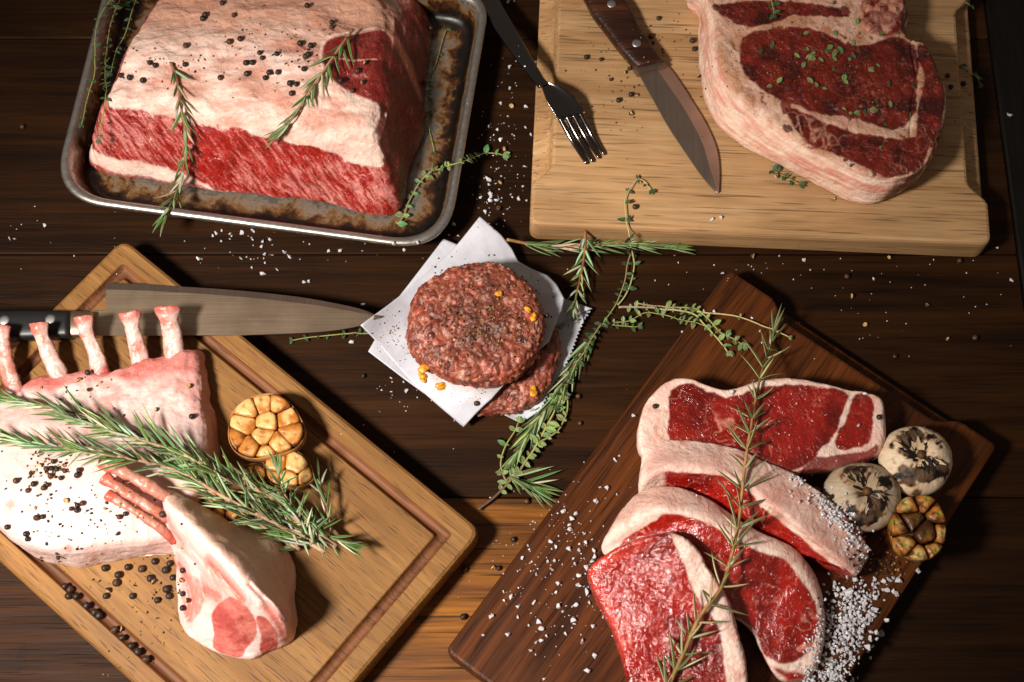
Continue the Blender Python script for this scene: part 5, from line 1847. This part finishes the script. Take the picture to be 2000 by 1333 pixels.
IV, IF = ico(3)
I2V, I2F = ico(1)
M_PEPPER = vcol_mat("peppercorn_husk", .5, .4, .3, 900, .0003, .3)
PEP, PEPT = [], []
for i in range(6):
    f1, f2, _ = worley(IV * 2.6 + i * 7, 300 + i)
    V = IV * (1 + .08 * fbm(IV * 1.3 + i, 2, i) + .16 * np.clip(f2 - f1, 0, .5) - .04)[:, None]
    nz = fbm(IV * 3 + i, 3, 310 + i)
    c = mix(np.broadcast_to(lin(26, 20, 17), V.shape), np.broadcast_to(lin(66, 48, 36), V.shape), sstep(-.2, .5, nz))
    if i in (2, 5):
        c = mix(c, np.broadcast_to(lin(104, 62, 36), V.shape), sstep(-.3, .3, fbm(IV * 2 + 5, 2, i)) * .8)
    PEP.append(new_mesh("peppercorn", V * .0024, IF, M_PEPPER, True, c))
for i in range(4):
    V = IV * (1 + .06 * fbm(IV * 2 + i, 2, i + 9))[:, None]
    V[:, 2] = np.where(V[:, 2] > .55 - .1 * i, .55 - .1 * i - .5 * (V[:, 2] - .55 + .1 * i), V[:, 2])
    nz = fbm(IV * 2 + i, 3, 330 + i)
    c = mix(np.broadcast_to(lin(206, 172, 118), V.shape), np.broadcast_to(lin(140, 92, 52), V.shape), sstep(-.1, .4, nz))
    c = mix(c, np.broadcast_to(lin(50, 34, 24), V.shape), sstep(.1, -.3, IV[:, 2]))
    PEPT.append(new_mesh("peppercorn", V * .0022, IF, M_PEPPER, True, c))
FRAG = []
for i in range(10):
    V = I2V * (1 + .55 * fbm(I2V * 1.4 + i * 3, 2, 340 + i))[:, None] * np.array([1, .75, .55])
    base = lin(34, 25, 20) if i < 6 else lin(150, 112, 66)
    FRAG.append((V, I2F, base))
m, nt, b = mat_new("sea_salt")
b.inputs["Base Color"].default_value = (.62, .60, .63, 1)
b.inputs["Roughness"].default_value = .22
b.inputs["Subsurface Weight"].default_value = .35
b.inputs["Subsurface Radius"].default_value = (1, 1, 1)
b.inputs["Subsurface Scale"].default_value = .002
g = N(nt, "ShaderNodeNewGeometry")
n1 = noise(nt, g.outputs["Position"], 900, 3, .6)
L(nt, bump(nt, n1, .4, .0004), b.inputs["Normal"])
M_SALT = m


def crystal(seed):
    rg = np.random.default_rng(seed)
    bm = bmesh.new()
    pts = rg.normal(size=(13, 3))
    pts /= np.abs(pts).max(1)[:, None] ** rg.uniform(.5, 1.0)
    pts *= np.array([1, rg.uniform(.65, 1), rg.uniform(.5, .8)])
    for p in pts: bm.verts.new(p)
    bmesh.ops.convex_hull(bm, input=bm.verts)
    bmesh.ops.delete(bm, geom=[v_ for v_ in bm.verts if not v_.link_faces], context='VERTS')
    bm.verts.index_update()
    V = np.array([v_.co[:] for v_ in bm.verts]); F = [tuple(q.index for q in f_.verts) for f_ in bm.faces]
    bm.free()
    return V / np.abs(V).max(), F


CRY = [crystal(i) for i in range(8)]
SALT = [new_mesh("salt_crystal", V * .0022, F, M_SALT, False) for V, F in CRY]


def place(me, name, px, py, r, label, cat, group, sink=.75, sc=1.0, rg=random):
    loc, nor, ob = hit(px, py)
    o = bpy.data.objects.new(name, me)
    COL.objects.link(o)
    o.location = loc + nor * r * sc * sink
    o.rotation_euler = (rg.uniform(0, 6.28), rg.uniform(0, 6.28), rg.uniform(0, 6.28))
    o.scale = (sc, sc, sc)
    return tag(o, label, cat, group)


def crop(pts, ox, oy, s):
    return [(ox + x / s, oy + y / s) for x, y in pts]


def pepper(pts, where, tan=(), sc=(0.85, 1.15)):
    rg = random.Random(len(pts))
    for i, (x, y) in enumerate(pts):
        t = i in tan
        place(rg.choice(PEPT if t else PEP), "peppercorn", x, y, .0024, ("pale husked peppercorn " if t else "whole black peppercorn ") + where, "peppercorn", ("pale peppercorns " if t else "black peppercorns ") + where, .8, rg.uniform(*sc), rg)


ROAST_P = crop([(690, 750), (770, 770), (970, 620), (1020, 650), (1310, 640), (1660, 770), (1490, 200), (1510, 160), (1680, 45), (1790, 160), (1745, 420), (1855, 395), (1905, 620), (1970, 620), (1915, 740), (900, 795), (1320, 465)], 100, 0, 5) \
    + crop([(40, 530), (65, 575), (135, 710), (220, 710), (95, 770), (500, 75), (740, 235), (740, 280), (430, 440), (540, 465), (515, 550), (485, 570), (475, 685), (340, 825), (400, 830), (355, 915), (990, 705), (820, 805), (935, 895), (205, 540), (1065, 625), (1040, 815)], 500, 0, 5)
pepper(ROAST_P, "on the roast's fat cap", (37, 38), (.85, 1.12))
pepper(crop([(1690, 280), (1630, 810)], 500, 0, 5), "in the baking tray right of the roast")
LAMB_P = crop([(405, 180), (525, 270), (460, 345), (510, 340), (560, 345), (500, 410), (600, 430), (470, 495), (430, 525), (280, 550), (165, 460), (335, 490), (780, 355), (760, 405), (700, 725), (760, 690), (755, 740), (815, 670), (360, 810), (420, 800), (80, 900), (260, 970), (275, 1015), (1165, 800), (1225, 770), (310, 385), (400, 310), (640, 360), (650, 645), (1145, 960), (405, 1220), (570, 1180)], 0, 850, 5) + crop([(760, 670), (1665, 1050), (690, 740), (770, 815), (1355, 985), (1635, 785)], 0, 580, 4.444)
pepper(LAMB_P, "on the large lamb rack", (25, 26, 28, 29, 30, 31, 34, 35, 36, 37), (.75, 1.0))
pepper(crop([(1615, 765)], 0, 850, 5) + crop([(1365, 500), (1358, 780), (1360, 680), (1278, 565), (1350, 580), (1385, 730)], 0, 980, 3.776), "on the small lamb rack", (5, 6))
pepper(crop([(465, 640), (505, 665), (510, 700), (550, 715), (625, 785), (685, 835), (715, 860), (830, 965), (888, 1020), (955, 1080), (1003, 1125), (1063, 1180)], 0, 980, 3.776), "in the board's juice groove", (), (1.0, 1.3))
pepper(crop([(948, 488), (1050, 500), (878, 545), (862, 605), (785, 700), (800, 660), (980, 700), (1113, 570), (1135, 595), (1145, 445), (1255, 460), (1225, 510), (1232, 650), (1250, 700), (1163, 730), (780, 495), (905, 930)], 0, 980, 3.776), "on the board left of the small rack", (5, 8, 16), (1.0, 1.3))
pepper(crop([(1430, 190), (1360, 365), (1375, 430), (1760, 410), (1780, 490), (725, 570), (870, 590), (1145, 680), (1105, 715), (965, 785), (1165, 1115), (1820, 750), (1040, 990), (1160, 935), (1215, 940)], 1000, 0, 5) + [(1240, 406), (1516, 346), (1627, 390), (1850, 150), (1856, 172), (1880, 166)], "on the beech board", (7, 8, 9, 10, 11, 14, 16, 17), (.7, 1.1))
pepper([(1653, 542), (1903, 662), (1747, 698), (1873, 512), (1133, 828), (1129, 776), (975, 863), (1029, 981), (710, 736), (905, 1206), (1003, 1055), (974, 1111), (908, 1113), (45, 250), (1663, 580), (1689, 636), (1810, 598), (1850, 663), (1736, 504), (1470, 502), (1317, 498), (963, 1110), (1046, 122), (999, 209), (985, 293), (977, 358), (974, 410)], "on the dark table", tuple(range(14, 27)), (.8, 1.1))
pepper([(1716, 817), (1616, 973), (1279, 795)], "on the strip steaks", (), (.8, 1.0))
pepper([(1065, 617), (931, 787)], "on the white paper")

GS = "loose coarse salt crystals"


def salt(pts, where, rng_=(.6, 1.3), big=()):
    rg = random.Random(len(pts) * 3 + 1)
    for i, (x, y) in enumerate(pts):
        place(rg.choice(SALT), "salt_crystal", x, y, .0022, "loose white salt crystal " + where, "salt", "salt crystals " + where, .5, rg.uniform(*rng_) * (1.6 if i in big else 1), rg)


salt(crop([(175, 150), (200, 125), (255, 105), (250, 200), (330, 130), (345, 150), (440, 120), (545, 105), (540, 185), (550, 235), (625, 250), (635, 205), (705, 185), (655, 330), (720, 325), (435, 360), (520, 365), (655, 400), (770, 465), (535, 445), (630, 500), (1015, 580), (1065, 575), (840, 300), (885, 345), (1250, 290), (1350, 290), (1850, 215), (1950, 280), (40, 360), (1570, 785), (1460, 1140)], 380, 430, 4.76), "between the tray and the chef's knife", (.5, 1.15), (20, 27))
salt(crop([(755, 378), (710, 465), (918, 350), (945, 390), (1040, 410), (1110, 365), (1155, 362), (1150, 300), (1055, 190), (1085, 155), (1000, 138), (1040, 240), (1052, 270), (1235, 75), (1110, 412), (1075, 470), (1080, 505), (1110, 590), (1178, 540), (1195, 488), (1215, 455), (1215, 418), (890, 488), (937, 487), (917, 543), (815, 580), (963, 640), (950, 705), (1110, 655), (1165, 705), (1183, 775), (1085, 792), (1000, 838), (967, 808), (797, 775), (640, 735), (588, 765), (583, 703), (685, 802), (680, 875), (760, 935), (828, 905), (847, 957), (880, 1007), (847, 1045), (808, 1050), (613, 995), (443, 1002), (1015, 995), (1068, 890), (1075, 925), (1135, 1050), (1210, 940), (1285, 872), (1218, 1143), (1168, 1250), (867, 1310), (775, 1112), (503, 880)], 820, 960, 3.57)
     + crop([(1380, 670), (1340, 715), (1190, 990), (1255, 1000), (1155, 1130), (820, 1225), (945, 1250), (900, 1300), (1520, 270), (1360, 1060)], 940, 760, 5.127) + crop([(1310, 805), (1400, 810), (1750, 865), (1105, 995), (1830, 990), (1845, 1095)], 1100, 440, 4.76), "on the walnut board left of the steaks", (.6, 1.25), (17, 29))
salt(crop([(285, 20), (290, 400), (375, 400), (290, 525), (232, 618), (385, 635), (278, 690), (165, 755), (218, 768), (383, 757), (415, 797), (237, 830), (380, 990), (335, 1035), (368, 1103), (165, 1070), (168, 1095), (172, 1150), (178, 1165), (170, 1190), (118, 1168), (208, 1187), (345, 1180), (303, 1170), (388, 1190), (145, 1262)], 900, 0, 3.03) + crop([(1115, 30), (1025, 55), (820, 130), (790, 200), (850, 205), (415, 1130), (495, 1155), (415, 1220), (510, 1215), (430, 250), (585, 245)], 640, 400, 3.333), "on the table near the paper", (.5, 1.1), (15, 17))
salt(crop([(375, 815), (335, 815), (305, 880), (480, 825), (510, 815), (530, 800), (555, 820), (500, 865), (545, 885), (440, 905), (350, 905), (440, 965), (440, 998), (465, 1085), (410, 1110), (395, 1155), (300, 1280), (650, 762), (290, 1235), (480, 865), (530, 875)], 1540, 820, 2.598), "at the right edge of the walnut board", (.8, 1.4), (2, 13))
salt([(1976, 548), (1971, 225), (1948, 484), (1408, 426), (1390, 430), (1706, 545), (1570, 510), (20, 467), (30, 468), (88, 441), (1411, 535)], "at the outskirts of the table", (.6, 1.1))
salt([(1676, 832), (1688, 770), (1430, 768)], "on the farthest strip steak", (.8, 1.2))


def scatter(name, label, cat, pts, kinds, mat, smin, smax, seed, layers=1):
    """many tiny pieces joined into one mesh, each resting on what lies below."""
    rg = np.random.default_rng(seed)
    VV, FF, CC = [], [], []
    k = 0
    for (x, y) in pts:
        loc, nor, ob = hit(x, y)
        kd = kinds[rg.integers(len(kinds))]
        V, F = kd[0], kd[1]
        base = kd[2] if len(kd) > 2 else None
        s = rg.uniform(smin, smax)
        q = rg.normal(size=4); q /= np.linalg.norm(q)
        a, b_, c, d = q
        Rm = np.array([[a*a+b_*b_-c*c-d*d, 2*(b_*c-a*d), 2*(b_*d+a*c)], [2*(b_*c+a*d), a*a-b_*b_+c*c-d*d, 2*(c*d-a*b_)], [2*(b_*d-a*c), 2*(c*d+a*b_), a*a-b_*b_-c*c+d*d]])
        up_ = rg.uniform(.3, .3 + .9 * (layers - 1) + .01) * s if layers > 1 else .35 * s
        VV.append(V @ Rm.T * s + np.array(loc) + np.array(nor) * up_)
        FF += [tuple(i + k for i in f_) for f_ in F]
        CC.append(np.broadcast_to(base * rg.uniform(.7, 1.3) if base is not None else np.ones(3), V.shape))
        k += len(V)
    o = link(name, new_mesh(name, np.concatenate(VV), FF, mat, False, np.concatenate(CC)))
    return tag(o, label, cat, None, "stuff")


def cloud(n, blobs, seed):
    rg = np.random.default_rng(seed)
    w_ = np.array([b_[4] for b_ in blobs], float); w_ /= w_.sum()
    out = []
    for i in rg.choice(len(blobs), n, p=w_):
        x, y, sx, sy = blobs[i][:4]
        out.append((x + rg.normal() * sx, y + rg.normal() * sy))
    return out


SK = [(V, F) for V, F in CRY]
scatter("salt_heap", "heap of coarse white salt spilling right of the strip steaks", "salt",
        cloud(760, [(1655, 1190, 22, 26, 3), (1665, 1230, 20, 22, 3), (1640, 1270, 18, 22, 2), (1625, 1310, 18, 16, 2), (1690, 1180, 14, 20, 1), (1620, 1225, 10, 40, 1), (1600, 1325, 20, 8, 1)], 1), SK, M_SALT, .0006, .0021, 1, 3)
scatter("salt_crust", "coarse salt crust on the standing strip steak's fat", "salt",
        [(x, y) for x, y in cloud(240, [(1560, 945, 16, 8, 1), (1600, 975, 16, 12, 2), (1640, 1010, 16, 16, 4), (1665, 1045, 13, 16, 4), (1620, 1000, 12, 16, 2), (1680, 1070, 8, 12, 1)], 2)], SK, M_SALT, .0008, .0019, 2, 2)
scatter("salt_grains", "fine salt on the tip of the marbled strip steak", "salt", cloud(110, [(1588, 1270, 10, 22, 2), (1565, 1305, 14, 8, 1), (1600, 1235, 5, 12, 1)], 3), SK, M_SALT, .0006, .0014, 3)
scatter("salt_dust", "tiny salt specks strewn over the dark table", "salt",
        cloud(260, [(560, 490, 110, 25, 4), (980, 250, 30, 90, 5), (960, 390, 30, 30, 3), (800, 780, 60, 40, 2), (1500, 530, 160, 20, 2), (1800, 620, 120, 70, 2), (100, 440, 70, 40, 1)], 4), SK, M_SALT, .0003, .0009, 4)
scatter("salt_dust", "tiny salt specks strewn over the walnut board", "salt",
        cloud(200, [(1060, 1120, 70, 90, 3), (1120, 1060, 40, 60, 2), (1690, 1140, 25, 40, 1)], 5), SK, M_SALT, .0004, .0010, 5)
scatter("salt_dust", "glinting salt specks on the strip steak faces", "salt",
        cloud(160, [(1470, 820, 110, 40, 2), (1230, 1160, 50, 50, 2), (1540, 1180, 40, 50, 1), (1400, 950, 60, 20, 1)], 6), SK, M_SALT, .0003, .0008, 6)
scatter("cracked_pepper", "cracked pepper scattered on the roast's fat cap", "pepper",
        cloud(150, [(300, 125, 50, 25, 3), (500, 90, 40, 40, 3), (590, 110, 40, 40, 4), (660, 140, 40, 40, 2), (400, 130, 40, 20, 2), (460, 60, 40, 20, 1)], 7), FRAG, M_PEPPER, .0005, .0015, 7)
scatter("cracked_pepper", "cracked pepper scattered on the lamb rack fat", "pepper",
        cloud(210, [(100, 915, 22, 16, 5), (150, 990, 60, 40, 3), (60, 960, 40, 40, 2), (240, 1000, 50, 40, 3), (130, 1060, 70, 20, 2), (150, 770, 50, 30, 2), (110, 880, 40, 12, 2)], 8), FRAG, M_PEPPER, .0006, .0018, 8)
scatter("cracked_pepper", "cracked pepper scattered on the juice groove board", "pepper",
        cloud(90, [(280, 1130, 50, 25, 3), (320, 1160, 30, 40, 2), (260, 1230, 50, 40, 2)], 9), FRAG, M_PEPPER, .0005, .0014, 9)
scatter("cracked_pepper", "cracked pepper scattered on the beech board", "pepper",
        cloud(120, [(1200, 130, 40, 50, 3), (1220, 210, 40, 40, 2), (1300, 70, 40, 40, 2), (1370, 170, 10, 50, 1)], 10), FRAG, M_PEPPER, .0004, .0012, 10)
scatter("ground_pepper", "ground pepper covering the top burger patty", "pepper",
        cloud(520, [(930, 600, 60, 50, 3), (960, 640, 50, 30, 4), (900, 650, 50, 30, 2), (930, 540, 50, 20, 1), (990, 600, 40, 40, 2)], 11), FRAG, M_PEPPER, .0004, .0013, 11)
scatter("ground_pepper", "fine ground pepper fallen on the white paper", "pepper",
        cloud(110, [(765, 650, 14, 18, 2), (780, 640, 20, 30, 2), (925, 755, 18, 14, 3), (1000, 800, 30, 10, 1), (790, 690, 16, 16, 1)], 12), FRAG, M_PEPPER, .0003, .0008, 12)
scatter("ground_pepper", "ground pepper rubbed on the ribeye", "pepper",
        cloud(420, [(1600, 140, 80, 45, 4), (1560, 60, 80, 25, 2), (1700, 200, 60, 30, 2), (1440, 110, 20, 40, 1)], 13), FRAG, M_PEPPER, .0003, .0009, 13)
scatter("pepper_crumbs", "dark pepper crumbs mixed in the salt beside the garlic half", "pepper",
        cloud(160, [(1700, 1090, 26, 12, 2), (1740, 1105, 14, 12, 2), (1630, 1200, 30, 40, 2)], 14), FRAG, M_PEPPER, .0006, .0016, 14)

# loose thyme leaves on the ribeye
rg = random.Random(5)
for x, y in crop([(560, 325), (625, 320), (830, 225), (865, 330), (885, 360), (910, 345), (1015, 325), (1040, 330), (1080, 320), (1045, 400), (1130, 400), (830, 445), (1035, 465), (1285, 440), (1300, 420), (1250, 460), (1385, 570), (1390, 660), (1090, 530), (1120, 550), (890, 545), (920, 570), (950, 580), (630, 565), (660, 545), (1150, 740), (1225, 745), (1345, 800), (1340, 955), (1520, 735), (1540, 555), (1080, 705), (1160, 740), (1025, 205), (1325, 225), (1175, 165), (1150, 260), (770, 350), (1170, 385), (1310, 650), (1260, 720), (870, 390), (930, 380), (905, 400), (1020, 300), (1050, 310), (1060, 345)], 1320, 0, 3.333):
    loc, nor, ob = hit(x, y)
    o = bpy.data.objects.new("thyme_leaf", rg.choice(LEAVES + LEAVES_D[:2]))
    COL.objects.link(o)
    o.location = loc + nor * .0008
    qn = nor.to_track_quat('Z', 'Y')
    o.rotation_mode = 'QUATERNION'
    from mathutils import Quaternion
    o.rotation_quaternion = qn @ Quaternion((0, 0, 1), rg.uniform(0, 6.28)) @ Quaternion((1, 0, 0), rg.uniform(-.2, .4))
    s = rg.uniform(.7, 1.3)
    o.scale = (s, s, s)
    tag(o, "loose thyme leaf lying on the ribeye steak", "leaf", "loose thyme leaves on the ribeye")

# fried garlic chips round the burger
M_CHIP = vcol_mat("fried_garlic_chip", .4, .45, .3, 500, .0004, .25)
for i, (x, y, s, lab) in enumerate([(973, 575, .0032, "on top of the burger"), (1042, 620, .0034, "at the right rim of the burger"), (1030, 606, .0030, "on the right side of the burger top"), (829, 718, .0048, "beside the lower left of the burger"), (828, 738, .0040, "in front of the largest chip left of the burger"), (862, 755, .0042, "lying alone on the white paper"), (1042, 766, .0044, "on the lower burger patty")]):
    V = IV * (1 + .75 * fbm(IV * 1.7 + i * 5, 4, 400 + i))[:, None] * np.array([1.05, .72, .34])
    c = mix(np.broadcast_to(lin(226, 164, 40), V.shape), np.broadcast_to(lin(176, 96, 18), V.shape), sstep(-.2, .4, fbm(IV * 2 + i, 3, 410 + i)))
    loc, nor, ob = hit(x, y)
    o = link("garlic_chip", new_mesh("garlic_chip", V * s, IF, M_CHIP, True, c))
    o.location = loc + nor * s * .3
    o.rotation_euler = (0, 0, i * 1.3)
    tag(o, "fried golden garlic chip " + lab, "garlic chip", "fried garlic chips round the burgers")
